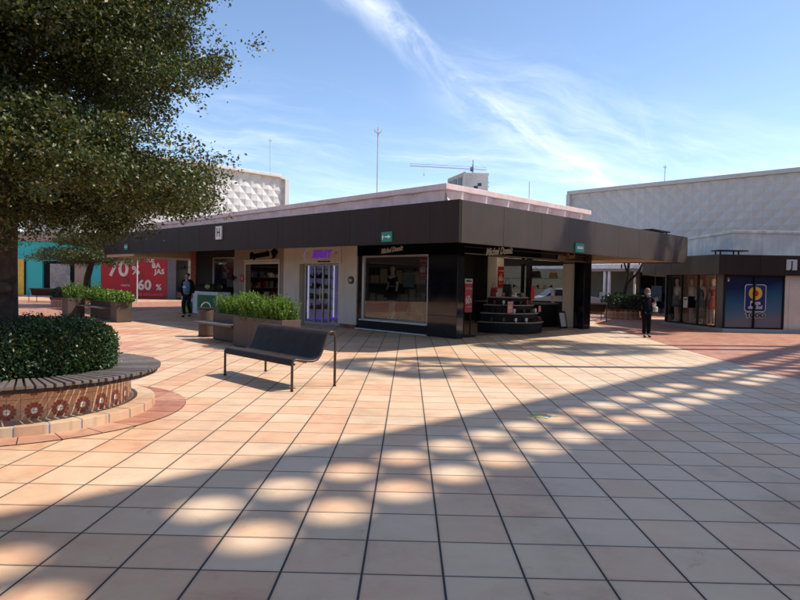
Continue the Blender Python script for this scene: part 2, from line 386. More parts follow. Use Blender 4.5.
BASIS = {'u': (Vector((S2, -S2, 0)), Vector((-S2, -S2, 0))), 't': (Vector((S2, S2, 0)), Vector((S2, -S2, 0))), 'y': (Vector((1, 0, 0)), Vector((0, -1, 0))), 'x': (Vector((0, -1, 0)), Vector((-1, 0, 0)))}
def text(s, size, pos, face, mat, parent=None, name='lettering', depth=0.01, align='CENTER', shear=0.0, bold=0.0, sx=1.0, spacing=1.0, rot=0.0):
    cu = bpy.data.curves.new(name, 'FONT'); cu.body = s; cu.size = size; cu.extrude = depth; cu.align_x = align; cu.align_y = 'CENTER'
    cu.shear = shear; cu.offset = bold; cu.resolution_u = 3; cu.space_character = spacing; cu.space_line = 0.82
    tmp = bpy.data.objects.new('tmp', cu); COL.objects.link(tmp)
    bpy.context.view_layer.update()
    me = bpy.data.meshes.new_from_object(tmp.evaluated_get(bpy.context.evaluated_depsgraph_get()))
    bpy.data.objects.remove(tmp)
    r, n = BASIS[face]; up = Vector((0, 0, 1))
    M = Matrix((( r.x * sx, up.x, n.x, 0), (r.y * sx, up.y, n.y, 0), (r.z * sx, up.z, n.z, 0), (0, 0, 0, 1)))
    if rot: M = M @ Matrix.Rotation(rot, 4, 'Z')
    pos = Vector(pos); o0 = ORI[parent.name] if parent is not None else pos
    me.transform(Matrix.Translation(pos - o0) @ M)
    me.materials.clear(); me.materials.append(MATS[mat])
    o = bpy.data.objects.new(name, me); COL.objects.link(o)
    if parent is not None: o.parent = parent
    else: o.location = pos
    ORI[o.name] = o0
    return o

def leafmesh(name, mat, pts, size, parent=None, origin=None, up=0.3, aspect=0.5, jit=0.4, dirs=None):
    """one small folded leaf per point"""
    pts = np.asarray(pts); n = len(pts)
    nr = np.random.normal(size=(n, 3)); nr[:, 2] += up * 3; nr /= np.linalg.norm(nr, axis=1)[:, None]
    a = np.random.normal(size=(n, 3)) if dirs is None else np.asarray(dirs) + np.random.normal(size=(n, 3)) * 0.3
    a -= nr * (a * nr).sum(1)[:, None]; a /= np.linalg.norm(a, axis=1)[:, None]
    b = np.cross(nr, a)
    s = size * (1 + jit * (np.random.rand(n) - 0.5) * 2)[:, None]
    v = np.stack([pts - a * s * .5, pts + b * s * aspect * .5 + nr * s * .08, pts + a * s * .5, pts - b * s * aspect * .5 + nr * s * .08], 1).reshape(-1, 3)
    o0 = np.array(ORI[parent.name]) if parent is not None else np.array(origin if origin is not None else (0, 0, 0))
    v = v - o0
    me = bpy.data.meshes.new(name); me.vertices.add(4 * n); me.vertices.foreach_set('co', v.astype(np.float32).ravel())
    me.loops.add(4 * n); me.loops.foreach_set('vertex_index', np.arange(4 * n, dtype=np.int32))
    me.polygons.add(n); me.polygons.foreach_set('loop_start', np.arange(0, 4 * n, 4, dtype=np.int32)); me.polygons.foreach_set('loop_total', np.full(n, 4, dtype=np.int32))
    me.update(calc_edges=True); me.materials.append(MATS[mat])
    o = bpy.data.objects.new(name, me); COL.objects.link(o)
    if parent is not None: o.parent = parent
    else: o.location = tuple(o0)
    ORI[o.name] = Vector(o0); return o

tilemat('ring_tile', 0.6, 0.6, 0, 0, 0.0, 0.0, [(0.2,(0.34,0.13,0.075)),(0.5,(0.44,0.19,0.115)),(0.8,(0.54,0.29,0.18))], mott=.9)
tilemat('plinth_tile', 0.31, 0.31, 0, 0, 0.0, 0.0, [(0.15,(0.52,0.30,0.18)),(0.5,(0.60,0.42,0.27)),(0.9,(0.62,0.47,0.32))])
def perf():
    m, t = nt('perforated_steel'); co = N(t, 'ShaderNodeTexCoord').outputs['Object']
    v = N(t, 'ShaderNodeTexVoronoi', i_Scale=70.0, i_Randomness=0.0); L(t, co, v.inputs['Vector'])
    h = math_(t, 'LESS_THAN', v.outputs['Distance'], 0.28); n1 = N(t, 'ShaderNodeTexNoise', i_Scale=6.0, i_Detail=5.0); L(t, co, n1.inputs['Vector'])
    c = ramp(t, n1.outputs[0], [(0.3, (0.024, 0.016, 0.013)), (0.7, (0.042, 0.028, 0.023))]); c = mixc(t, math_(t, 'MULTIPLY', h, 0.7), c, (0.004, 0.004, 0.004))
    p = N(t, 'ShaderNodeBsdfPrincipled', i_Roughness=0.6, i_Metallic=0.0); p.inputs['Specular IOR Level'].default_value = .2; L(t, c, p.inputs['Base Color']); out(t, p.outputs[0]); MATS['perforated_steel'] = m
perf()
def mirror():
    m, t = nt('mirror_glass'); tr = N(t, 'ShaderNodeBsdfTransparent', i_Color=(.75,.78,.78,1)); gl = N(t, 'ShaderNodeBsdfGlossy', i_Roughness=.01); mx = N(t, 'ShaderNodeMixShader'); mx.inputs[0].default_value=.12
    L(t, tr.outputs[0], mx.inputs[1]); L(t, gl.outputs[0], mx.inputs[2]); out(t, mx.outputs[0]); MATS['mirror_glass'] = m
mirror()
# ------------------------------------------------------------------ the ground
g = MB(); g.add([(-400, -400, 0), (400, -400, 0), (400, 900, 0), (-400, 900, 0)], [(0, 1, 2, 3)])
struct(g, 'plaza_paving', 'plaza_tile', origin=(0, 0, 0))
def sheet(name, poly, mat, z=0.004):
    m = MB(); m.add([(x, y, z) for x, y in poly], [tuple(range(len(poly)))]); return struct(m, name, mat, origin=(0, 0, 0))
sheet('red_paving', [(6.75, 4.0), (60, 4.0), (60, 30.5), (10.3, 30.5), (8.8, 29.5), (7.6, 24.5), (7.45, 21.0), (7.3, 19.0), (7.02, 16.0), (6.85, 13.5)], 'red_tile')
sheet('red_path', [(-45, 18.5), (-14.2, 18.5), (-12.4, 22.0), (-12.45, 30.6), (-9.5, 31.2), (-8.5, 34.5), (-8.5, 43.6), (-14.0, 43.9), (-17.0, 38.5), (-45, 38.5)], 'red_tile')
sheet('red_walk', [(8.4, 31.5), (40, 31.5), (40, 36), (7.0, 36)], 'red_tile')
# worn floor sticker
st = thing('floor_sticker', uv(6.3, 4.0, 0.004), 'worn multicoloured round sticker on the paving at the edge of the lit area', 'floor sticker')
def blob(cx, cy, rx, ry, n, jag, z, seed):
    rr = random.Random(seed); return [(cx + rx * math.cos(2 * math.pi * k / n) * (1 - jag * rr.random()), cy + ry * math.sin(2 * math.pi * k / n) * (1 - jag * rr.random()), z) for k in range(n)]
for nm, mt, cx, cy, rx, ry, z, sd in (('backing', 'sticker_yellow', 0, 0, 0.26, 0.22, 0.003, 1), ('green_patch', 'sticker_green', -0.07, 0.02, 0.12, 0.10, 0.005, 2), ('blue_patch', 'sticker_blue', 0.05, -0.04, 0.10, 0.08, 0.007, 3), ('orange_patch', 'sticker_orange', 0.02, 0.07, 0.09, 0.06, 0.009, 4)):
    m = MB(); p0 = ORI[st.name]; m.add([(p[0] + p0.x, p[1] + p0.y, p[2] + 0.002) for p in blob(cx * .75, cy * .75, rx * .75, ry * .75, 22, 0.6, z, sd)], [tuple(range(22))]); m.build(nm, mt, st)

# ------------------------------------------------------------------ building H  (u, t frame)
UL, TR = 13.13, 11.2
H = thing('shop_building', uv(UL, TR), 'low dark-roofed shop block with pink parapet in the middle of the plaza', 'building')
def part(mb, name, mat, parent=H, **k): return mb.build(name, mat, parent, **k)
def ub(*a):
    m = MB(UV)
    for b in a: m.box(*b)
    return m
# fascia boards made of panels with open joints
def panels(fixed, lo, hi, joints, z0, z1, axis, th=0.07, slope=0.0):
    m = MB(UV); e = [lo] + joints + [hi]; z2 = z0
    for a, b in zip(e[:-1], e[1:]):
        a += 0.003; b -= 0.003
        if axis == 'u':
            ga, gb = slope * (a - 8.9), slope * (b - 8.9); x0, x1 = fixed, fixed + th
            m.add([(x0,a,z0+ga),(x1,a,z0+ga),(x1,b,z0+gb),(x0,b,z0+gb),(x0,a,z1+ga),(x1,a,z1+ga),(x1,b,z1+gb),(x0,b,z1+gb)], [(0,3,2,1),(4,5,6,7),(0,1,5,4),(1,2,6,5),(2,3,7,6),(3,0,4,7)])
        else: m.box(a, b, fixed, fixed + th, z0, z1)
    return m
part(panels(10.45, 8.9, 31.2, [9.79, 11.14, 12.69, 14.54, 16.14, 17.9, 19.6, 21.3, 23.0, 24.7, 26.4, 28.1, 29.7], 2.475, 3.425, 'u', slope=.007), 'fascia', 'dark_shade_bronze', bevel=0.004)  # face in shade takes the darker bronze, its shade is in the colour
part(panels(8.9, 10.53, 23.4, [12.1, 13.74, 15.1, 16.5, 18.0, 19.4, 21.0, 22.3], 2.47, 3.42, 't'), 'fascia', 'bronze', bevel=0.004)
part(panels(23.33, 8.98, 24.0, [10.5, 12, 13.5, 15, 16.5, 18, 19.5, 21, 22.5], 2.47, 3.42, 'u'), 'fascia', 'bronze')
part(ub((10.53, 23.3, 8.98, 31.1, 2.97, 3.36)), 'roof_slab', 'roof_grey')
part(ub((20.75, 23.3, 8.99, 24, 2.50, 2.96), (10.54, 20.6, 27.75, 31.1, 2.5, 2.96)), 'low_soffit', 'soffit_cream')
part(ub((10.54, 20.74, 8.99, 27.74, 2.955, 2.968)), 'soffit', 'interior_grey')
# parapet with diamond relief and projecting cap
def relief(org, ax, up, nrm, W, Hh, cw, ch, dep, F=I3):
    """quilted wall: pyramids standing on a grid of diamonds"""
    nx = max(2, round(W / (cw / 2))); ny = max(1, round(Hh / (ch / 2)))
    org, ax, up, nrm = map(Vector, (org, ax, up, nrm)); m = MB(F); vs = []; fs = []
    for j in range(ny + 1):
        for i in range(nx + 1):
            d = dep if (i + j) % 2 == 0 else 0
            vs.append(org + ax * (W * i / nx) + up * (Hh * j / ny) + nrm * d)
    q = lambda i, j: j * (nx + 1) + i
    for j in range(ny):
        for i in range(nx):
            a, b, c, d = q(i, j), q(i + 1, j), q(i + 1, j + 1), q(i, j + 1)
            if (i + j) % 2 == 0: fs += [(a, b, d), (b, c, d)]
            else: fs += [(a, b, c), (a, c, d)]
    m.add(vs, fs); return m
part(ub((11.55, 18.45, 10.30, 30.2, 3.36, 3.88)), 'parapet', 'pink_plaster')
part(relief((11.549, 30.2, 3.40), (0, -1, 0), (0, 0, 1), (-1, 0, 0), 19.9, 0.48, 1.1, 0.96, 0.09, UV), 'parapet_relief', 'pink_plaster')
part(relief((11.55, 10.299, 3.40), (1, 0, 0), (0, 0, 1), (0, -1, 0), 6.9, 0.48, 1.0, 0.96, 0.14, UV), 'parapet_relief', 'pink_plaster')
part(ub((11.41, 18.58, 10.16, 30.3, 3.885, 4.03)), 'parapet_cap', 'pink_plaster', bevel=0.012)
# walls
part(ub((UL, 13.42, 11.2, 12.33, 0.0, 2.95)), 'corner_pillar', 'black_gloss', bevel=0.006)
part(ub((UL - 0.008, 13.43, 11.192, 12.34, 0.62, 0.635)), 'trim_band', 'black_matte')
part(ub((20.1, 20.6, 11.2, 11.6, 0, 2.95)), 'end_pillar', 'black_gloss', bevel=0.006)
part(ub((UL + 0.02, UL + 0.4, 12.33, 15.56, 2.4, 2.95), (13.42, 20.1, TR + 0.02, TR + 0.35, 2.38, 2.95)), 'sign_band', 'black_gloss')
part(ub((UL + 0.05, UL + 0.2, 15.32, 15.55, 0, 2.4)), 'side_strip', 'black_gloss')
# thin strips standing for stripes reflected in the right-hand sign band
part(ub((13.42, 20.1, TR - 0.01, TR + 0.018, 2.40, 2.43), (13.42, 20.1, TR - 0.01, TR + 0.018, 2.78, 2.80), (13.42, 20.1, TR - 0.01, TR + 0.018, 2.60, 2.605)), 'reflection_strips', 'interior_grey')
# shoe shop display window
win = part(ub((UL + 0.03, UL + 0.11, 15.22, 15.32, 0.3, 2.4), (UL + 0.03, UL + 0.11, 12.33, 12.39, 0.3, 2.4), (UL + 0.03, UL + 0.11, 12.39, 15.22, 2.34, 2.4), (UL + 0.03, UL + 0.11, 12.39, 15.22, 0.3, 0.36)), 'display_window', 'silver', bevel=0.004)
MB(UV).box(UL + 0.06, UL + 0.07, 12.39, 13.78, 0.36, 2.34).box(UL + 0.06, UL + 0.07, 13.79, 15.22, 0.36, 2.34).build('pane', 'shop_glass', win)
part(ub((UL + 0.04, UL + 0.3, 12.33, 15.4, 0.03, 0.3)), 'window_base', 'black_matte')
part(ub((UL - 0.02, UL + 0.9, 12.33, 15.4, 0.30, 0.34)), 'window_ledge', 'off_white')
part(ub((UL - 0.05, UL + 0.2, 12.34, 15.55, 0.005, 0.04)), 'base_strip', 'off_white')
# cream piers and the beauty shop front
part(ub((UL, UL + 0.3, 15.56, 16.05, 0.12, 2.95), (UL, UL + 0.3, 16.05, 16.52, 0.12, 2.2), (UL, UL + 0.3, 18.82, 19.85, 0, 2.95), (UL + 0.001, UL + 0.3, 16.05, 18.82, 2.16, 2.95)), 'cream_front', 'cream_wall', bevel=0.006)
part(ub((UL - 0.015, UL + 0.3, 15.57, 16.3, 0.0, 0.12)), 'skirting', 'brick_red')
part(ub((UL - 0.03, UL - 0.004, 16.35, 18.6, 2.16, 2.94)), 'sign_panel', 'cream_wall', bevel=0.004)
door = part(ub((UL + 0.1, UL + 0.16, 18.55, 18.62, 0, 2.15), (UL + 0.1, UL + 0.16, 17.98, 18.04, 0.05, 2.1), (UL + 0.1, UL + 0.16, 17.50, 17.57, 0.05, 2.1), (UL + 0.1, UL + 0.16, 17.12, 17.22, 0, 2.15), (UL + 0.1, UL + 0.16, 16.53, 16.58, 0, 2.15), (UL + 0.1, UL + 0.16, 16.58, 18.55, 2.10, 2.15), (UL + 0.1, UL + 0.16, 16.58, 17.12, 0.02, 0.12), (UL + 0.1, UL + 0.16, 17.22, 18.55, 0.0, 0.08)), 'glass_door', 'silver', bevel=0.004)
MB(UV).box(UL + 0.12, UL + 0.13, 16.58, 17.12, 0.12, 2.1).box(UL + 0.12, UL + 0.13, 17.22, 17.5, 0.08, 2.1).box(UL + 0.12, UL + 0.13, 17.57, 17.98, 0.08, 2.1).box(UL + 0.12, UL + 0.13, 18.04, 18.55, 0.08, 2.1).build('pane', 'soft_glass', door)
MB(UV).tube([(UL + 0.06, 17.62, 0.85), (UL + 0.06, 17.62, 1.35)], 0.014, 8).tube([(UL + 0.06, 17.44, 0.85), (UL + 0.06, 17.44, 1.35)], 0.014, 8).build('handle', 'chrome', door)
# tan shop front with open entrance
part(ub((UL + 0.03, UL + 0.3, 19.86, 20.15, 0, 2.95), (UL + 0.03, UL + 0.3, 20.15, 22.75, 2.24, 2.95), (UL + 0.03, UL + 0.3, 22.75, 23.62, 0, 2.95)), 'tan_front', 'tan_wall', bevel=0.006)
part(ub((UL - 0.01, UL + 0.02, 20.1, 22.8, 2.30, 2.36), (UL + 0.0, UL + 0.02, 20.14, 20.22, 0, 2.28), (UL + 0.0, UL + 0.02, 22.66, 22.74, 0, 2.28), (UL - 0.0, UL + 0.02, 20.22, 22.66, 2.18, 2.28)), 'door_trim', 'cream_wall', bevel=0.003)
# glass corner shop behind the kiosk
part(ub((UL + 0.03, UL + 0.3, 23.62, 27.1, 2.5, 2.95)), 'sign_band', 'black_matte')
part(ub((UL + 0.03, UL + 0.3, 25.6, 27.1, 0, 2.5)), 'dark_pier', 'black_matte')
cw = part(ub((UL + 0.05, UL + 0.12, 23.62, 23.7, 0, 2.5), (UL + 0.05, UL + 0.12, 25.5, 25.6, 0, 2.5), (UL + 0.055, UL + 0.115, 23.69, 25.51, 0, 0.05), (UL + 0.055, UL + 0.115, 23.69, 25.51, 2.45, 2.5)), 'corner_window', 'silver')
MB(UV).box(UL + 0.08, UL + 0.09, 23.7, 25.5, 0.05, 2.5).build('pane', 'mirror_glass' if 'mirror_glass' in MATS else 'shop_glass', cw)
part(ub((UL - 0.02, UL + 0.35, 27.1, 27.6, 0, 2.95)), 'brick_pillar', 'brick_red')
# interior shell
part(ub((UL + 0.3, 20.58, 11.4, 27.6, 0.006, 0.02)), 'shop_floor', 'shop_floor')
part(ub((UL + 0.3, 20.4, 16.45, 16.55, 0.02, 2.95), (UL + 0.3, 20.4, 19.8, 19.9, 0.02, 2.95), (UL + 0.3, 20.4, 23.55, 23.65, 0.02, 2.95), (17.4, 17.5, 16.55, 23.5, 0.02, 2.95)), 'partition_wall', 'interior_dark')
part(ub((20.4, 20.58, 15.8, 27.6, 0.0, 2.95), (20.4, 20.58, 12.25, 15.8, 0.0, 0.95), (20.4, 20.58, 12.25, 15.8, 2.3, 2.95), (20.4, 20.58, 13.72, 13.88, 0.95, 2.3), (20.4, 20.58, 11.61, 12.25, 0, 2.95)), 'side_wall', 'interior_dark')
part(ub((20.36, 20.39, 11.62, 12.22, 0.03, 2.36)), 'wall_panel', 'cream_wall')
MBw = MB(UV).box(20.45, 20.46, 12.25, 13.72, 0.95, 2.3).box(20.45, 20.46, 13.88, 15.8, 0.95, 2.3)
part(MBw, 'side_pane', 'soft_glass')
part(ub((UL + 0.3, 20.58, 27.5, 27.59, 0.0, 2.95)), 'rear_wall', 'interior_dark')
for zz in (1.42, 1.80): part(ub((20.1, 20.36, 12.3, 15.7, zz, zz + 0.015)), 'glass_shelf', 'green_glass')
part(ub((20.02, 20.1, 13.74, 13.86, 0.02, 2.36)), 'shelf_post', 'black_matte')

# ---- signs of building H
def plate(pos, face, w, h, mat, name, label, cat, th=0.05, group=None):
    r, n = BASIS[face]; pos = Vector(pos); T = thing(name, pos, label, cat, group)
    m = MB(); up = Vector((0, 0, 1)); vs = []
    for k in (0, 1):
        for a, b in ((-1, -1), (1, -1), (1, 1), (-1, 1)): vs.append(pos + r * a * w / 2 + up * b * h / 2 + n * th * k)
    m.add(vs, [(3, 2, 1, 0), (4, 5, 6, 7), (0, 1, 5, 4), (1, 2, 6, 5), (2, 3, 7, 6), (3, 0, 4, 7)]); m.build('panel', mat, T, bevel=0.004)
    return T, n * th
def sub(T, pos, face, w, h, mat, name, off):
    r, n = BASIS[face]; up = Vector((0, 0, 1)); pos = Vector(pos) + n * off; m = MB(); vs = []
    for k in (0, 1):
        for a, b in ((-1, -1), (1, -1), (1, 1), (-1, 1)): vs.append(pos + r * a * w / 2 + up * b * h / 2 + n * 0.006 * k)
    return m.add(vs, [(3, 2, 1, 0), (4, 5, 6, 7), (0, 1, 5, 4), (1, 2, 6, 5), (2, 3, 7, 6), (3, 0, 4, 7)]).build(name, mat, T)

p = uv(10.45, 19.8, 3.16); T, o = plate(p, 'u', 0.42, 0.46, 'off_white', 'block_letter_sign', 'white square plate with the letter H on the dark fascia', 'sign')
text('H', 0.42, p + o, 'u', 'black_matte', T, 'letter', 0.004, bold=0.004, sx=0.85)
def exit_sign(p, face, label, arrow=True):
    T, o = plate(p, face, 0.38 if face == 'u' else 0.46, 0.25, 'green_sign', 'exit_sign', label, 'exit sign', 0.035)
    r, n = BASIS[face]; up = Vector((0, 0, 1)); q = p + o + n * 0.004
    if arrow:
        m = MB(); w = 0.11
        m.add([q + r * a + up * b for a, b in ((-0.06, -0.018), (0.06, -0.018), (0.06, -0.055), (0.15, 0), (0.06, 0.055), (0.06, 0.018), (-0.06, 0.018))], [tuple(range(7))]); m.build('arrow', 'white_paint', T)
        m = MB(); m.add([q + r * (a - 0.13) + up * b for a, b in ((-0.02, -0.07), (0.0, -0.07), (0.01, -0.02), (0.04, 0.0), (0.03, 0.02), (0.01, 0.02), (0.0, 0.05), (-0.03, 0.03), (-0.03, -0.01))], [tuple(range(9))]); m.build('running_figure', 'white_paint', T)
    else:
        text('SALIDA', 0.10, q, face, 'white_paint', T, 'lettering', 0.002, bold=0.004)
exit_sign(uv(10.45, 11.22, 2.68), 'u', 'green exit sign with white arrow above the shoe shop window')
exit_sign(uv(10.45, 28.35, 2.91), 'u', 'small green exit sign at the far left end of the dark fascia', False)
exit_sign(uv(15.63, 8.9, 2.62), 't', 'green exit sign on the sunlit fascia right of the building corner', False)
def brand(pos, face, size, label, mat='off_white'):
    o = text('Michel Domit', size, pos, face, mat, None, 'shop_lettering', 0.012, shear=0.35, bold=0.004, sx=0.78, rot=R(4)); tag(o, label, 'sign'); return o
brand(uv(UL + 0.0, 13.9, 2.56), 'u', 0.22, 'small slanted script shop name over the left display window')
brand(uv(15.0, TR - 0.02, 2.545), 't', 0.30, 'larger white script shop name over the open shoe display')
brand(uv(18.8, TR - 0.02, 2.54), 't', 0.26, 'dim script shop name at the right end of the black sign band', 'leather_tan')
T = thing('beauty_sign', uv(UL - 0.03, 17.5, 2.4), 'violet BEAUTY lettering on the cream panel over the glass door', 'sign')
text('BEAUTY', 0.36, uv(UL - 0.04, 17.45, 2.48), 'u', 'violet_letter', T, 'lettering', 0.02, shear=0.3, bold=0.02, sx=0.78)
text('*', 0.16, uv(UL - 0.04, 16.62, 2.50), 'u', 'cloth_black', T, 'star', 0.004)
text('belleza & salud & moda', 0.075, uv(UL - 0.04, 17.3, 2.24), 'u', 'cloth_black', T, 'small_lettering', 0.004, bold=0.003)
for k in range(9):
    m = MB(); a = R(95 + k * 17); c = uv(UL - 0.045, 18.15 + 0.32 * -math.cos(a) , 2.45 + 0.24 * math.sin(a)); m.ellip(c, 0.022, 0.022, 0.022, 6, 4); m.build('swirl_dot', 'violet_glow', T)
T = thing('shop_name_sign', uv(UL, 21.4, 2.5), 'dark cut-out lettering with a dragon-like end on the tan shop front', 'sign')
text('Playmoments', 0.36, uv(UL - 0.0, 21.6, 2.56), 'u', 'cloth_black', T, 'lettering', 0.03, shear=0.15, bold=0.010, sx=0.72, rot=R(3))
m = MB(UV); m.add([(UL - 0.02, 20.45, 2.5), (UL - 0.02, 20.25, 2.72), (UL - 0.02, 20.5, 2.88), (UL - 0.02, 20.75, 2.74), (UL - 0.02, 20.7, 2.45), (UL - 0.02, 20.6, 2.55)], [(0, 1, 2, 3, 5), (0, 5, 4)]); m.v = [v_ + Vector((0, 0, -.08)) for v_ in m.v]; m.build('pointed_ornament', 'cloth_black', T)
T, o = plate(uv(UL + 0.03, 22.95, 1.6), 'u', 0.3, 0.3, 'red_print', 'fire_notice', 'small red fire notice beside the tan shop entrance', 'sign', 0.02)
sub(T, uv(UL + 0.03, 22.95, 1.6), 'u', 0.12, 0.14, 'pink_print', 'symbol', 0.022)
T = thing('wall_ornament', uv(UL, 15.82, 1.6), 'round metal ornament on the cream pier right of the glass door', 'ornament')
MB(UV).tube([(UL - 0.001, 15.82, 1.6), (UL - 0.05, 15.82, 1.6)], 0.13, 24).build('plate', 'bronze_tube', T); MB(UV).tube([(UL - 0.05, 15.82, 1.6), (UL - 0.08, 15.82, 1.6)], [0.08, 0.05], 16).build('boss', 'silver', T)
T = thing('wall_lamp', uv(UL, 23.45, 1.55), 'small dark wall lamp on the left edge of the tan shop front', 'lamp')
MB(UV).tube([(UL + 0.03, 23.45, 1.62), (UL - 0.12, 23.45, 1.62)], 0.03, 8).build('bracket', 'black_matte', T); MB(UV).lathe([(0.0, 1.5), (0.07, 1.5), (0.09, 1.62), (0.05, 1.74), (0, 1.76)], UL - 0.14, 23.45, 12).build('lantern', 'black_matte', T)

# ---- what stands inside the shoe shop
def pos60(p, face, w, h, label, head=False):
    T, o = plate(p, face, w, h, 'red_print', 'sale_poster', label, 'poster', 0.02)
    text('60', h * 0.36, p + o + Vector((0, 0, -h * 0.08)) - BASIS[face][0] * w * 0.1, face, 'off_white', T, 'lettering', 0.003, bold=0.006, sx=0.8)
    text('%', h * 0.2, p + o + Vector((0, 0, -h * 0.1)) + BASIS[face][0] * w * 0.33, face, 'off_white', T, 'percent_sign', 0.003, sx=0.8)
    text('Michel Domit', h * 0.10, p + o + Vector((0, 0, h * 0.3)), face, 'off_white', T, 'brand_lettering', 0.003, shear=0.3, sx=0.7)
    text('HASTA', h * 0.07, p + o + Vector((0, 0, h * 0.13)) , face, 'off_white', T, 'small_lettering', 0.002)
    text('DE DESCUENTO', h * 0.05, p + o + Vector((0, 0, -h * 0.3)), face, 'off_white', T, 'footer_lettering', 0.002, sx=0.8)
    return T
pos60(uv(UL + 0.14, 12.62, 2.0), 'u', 0.42, 0.72, 'red 60 percent poster hanging inside the left display window')
part_col = thing('interior_column', uv(18.2, 13.7), 'cream square column inside the shoe shop', 'column'); MB(UV).box(18.0, 18.42, 13.5, 13.92, 0.02, 2.6).build('shaft', 'cream_wall', part_col, bevel=0.01); MB(UV).box(17.97, 18.45, 13.47, 13.95, 2.6, 2.95).build('capital', 'cream_wall', part_col)
pos60(uv(18.21, 13.48, 1.82), 't', 0.34, 0.76, 'red 60 percent poster on the cream column inside the shoe shop')
T = thing('sale_stand', uv(13.95, 11.50), 'floor stand with a red 60 percent board at the shoe shop corner', 'sign stand')
b = uv(13.95, 11.50)
m = MB(UV); m.box(13.78, 13.81, 11.49, 11.52, 0.02, 1.72).box(14.08, 14.11, 11.49, 11.52, 0.02, 1.72); m.build('post', 'black_matte', T)
MB(UV).box(13.68, 14.2, 11.33, 11.68, 0.02, 0.05).build('foot_plate', 'black_matte', T)
MB(UV).box(13.78, 14.11, 11.455, 11.485, 0.72, 1.56).build('board', 'red_print', T)
MB(UV).box(13.78, 14.11, 11.455, 11.485, 1.565, 1.70).build('header', 'off_white', T)
text('HASTA', 0.10, uv(13.945, 11.45, 1.63), 't', 'cloth_black', T, 'header_lettering', 0.003, bold=0.003, sx=0.8)
text('60', 0.34, uv(13.91, 11.45, 1.08), 't', 'off_white', T, 'number', 0.003, bold=0.006, sx=0.62)
text('%', 0.19, uv(14.05, 11.45, 1.06), 't', 'off_white', T, 'percent_sign', 0.003, sx=0.6)
text('Michel Domit', 0.09, uv(13.945, 11.45, 1.42), 't', 'off_white', T, 'brand_lettering', 0.003, shear=0.3, sx=0.6)
text('DE DESCUENTO', 0.045, uv(13.945, 11.45, 0.88), 't', 'off_white', T, 'footer_lettering', 0.003, sx=0.75)
# tiered half-round shoe display
c = (16.75, 12.3)
T = thing('shoe_display', uv(c[0], c[1]), 'stepped half-round shoe display standing in the open shop front', 'display stand')
def arc(r, n=28): return [(c[0] + r * math.cos(a), c[1] + r * math.sin(a)) for a in [math.pi + math.pi * k / n for k in range(n + 1)]]
for i, (r, z) in enumerate(((1.34, 0.34), (1.19, 0.62), (1.04, 0.88), (0.86, 1.12))):
    MB(UV).prism(arc(r - 0.04), 0.02 if i == 0 else (0.36, 0.64, 0.90)[i - 1], z).build('tier', 'black_matte', T)
    MB(UV).prism(arc(r), z + 0.001, z + 0.03).build('tread', 'tan_wall', T, bevel=0.004)
def shoe_mb(p, ang, s=1.0):
    m = MB(Matrix.Translation(uv(*p)) @ Matrix.Rotation(ang, 4, 'Z') @ Matrix.Scale(s, 4))
    m.add([(-0.04, -0.03, 0.0), (0.04, -0.03, 0.0), (0.045, 0.1, 0.0), (0.0, 0.19, 0.0), (-0.045, 0.1, 0.0), (-0.035, -0.03, 0.09), (0.035, -0.03, 0.09), (0.03, 0.06, 0.055), (0.0, 0.17, 0.02), (-0.03, 0.06, 0.055)],
          [(4, 3, 2, 1, 0), (0, 1, 6, 5), (1, 2, 7, 6), (2, 3, 8, 7), (3, 4, 9, 8), (4, 0, 5, 9), (5, 6, 7, 9), (7, 8, 9)]); return m
def shoe(p, ang, mat, label, group='shoes on the stepped display', s=1.0):
    T = thing('shoe', uv(*p), label, 'shoe', group); shoe_mb(p, ang, s).build('upper', mat, T, smooth=True)
    M = Matrix.Translation(uv(*p)) @ Matrix.Rotation(ang, 4, 'Z') @ Matrix.Scale(s, 4)
    MB(M).box(-0.02, 0.02, -0.04, -0.01, -0.05, 0.0).build('heel', mat, T); return T
rs = random.Random(3)
for r, z in ((1.26, 0.37), (1.11, 0.65), (0.95, 0.91), (0.66, 1.15)):
    n = 9
    for k in range(n):
        a = math.pi + math.pi * (0.12 + 0.76 * k / (n - 1)); mt = rs.choice(['leather_black', 'leather_black', 'leather_tan', 'leather_red', 'off_white'])
        nm = {'leather_black': 'black', 'leather_tan': 'tan', 'leather_red': 'red', 'off_white': 'white'}[mt]; lv = {0.37: 'lowest', 0.65: 'second', 0.91: 'third', 1.15: 'top'}[z]
        shoe((c[0] + r * math.cos(a), c[1] + r * math.sin(a), z + 0.05), a + R(45 + 90) + rs.uniform(-0.4, 0.4), mt, '%s heeled shoe on the %s tier of the half-round display' % (nm, lv))
def card(p, face, w, h, mat, label, txt=None):
    T, o = plate(p, face, w, h, mat, 'price_card', label, 'price card', 0.015)
    if txt: text(txt, h * 0.4, Vector(p) + o, face, 'off_white', T, 'lettering', 0.002)
    return T
card(uv(15.85, 11.35, 0.85), 't', 0.27, 0.36, 'pink_print', 'pink price card propped on the left of the shoe display', '3x2')
card(uv(17.15, 11.40, 1.30), 't', 0.2, 0.45, 'red_print', 'narrow red card standing on the top tier of the shoe display')
card(uv(17.3, 11.22, 0.78), 't', 0.12, 0.2, 'pink_print', 'tiny pink card on the second tier of the shoe display')
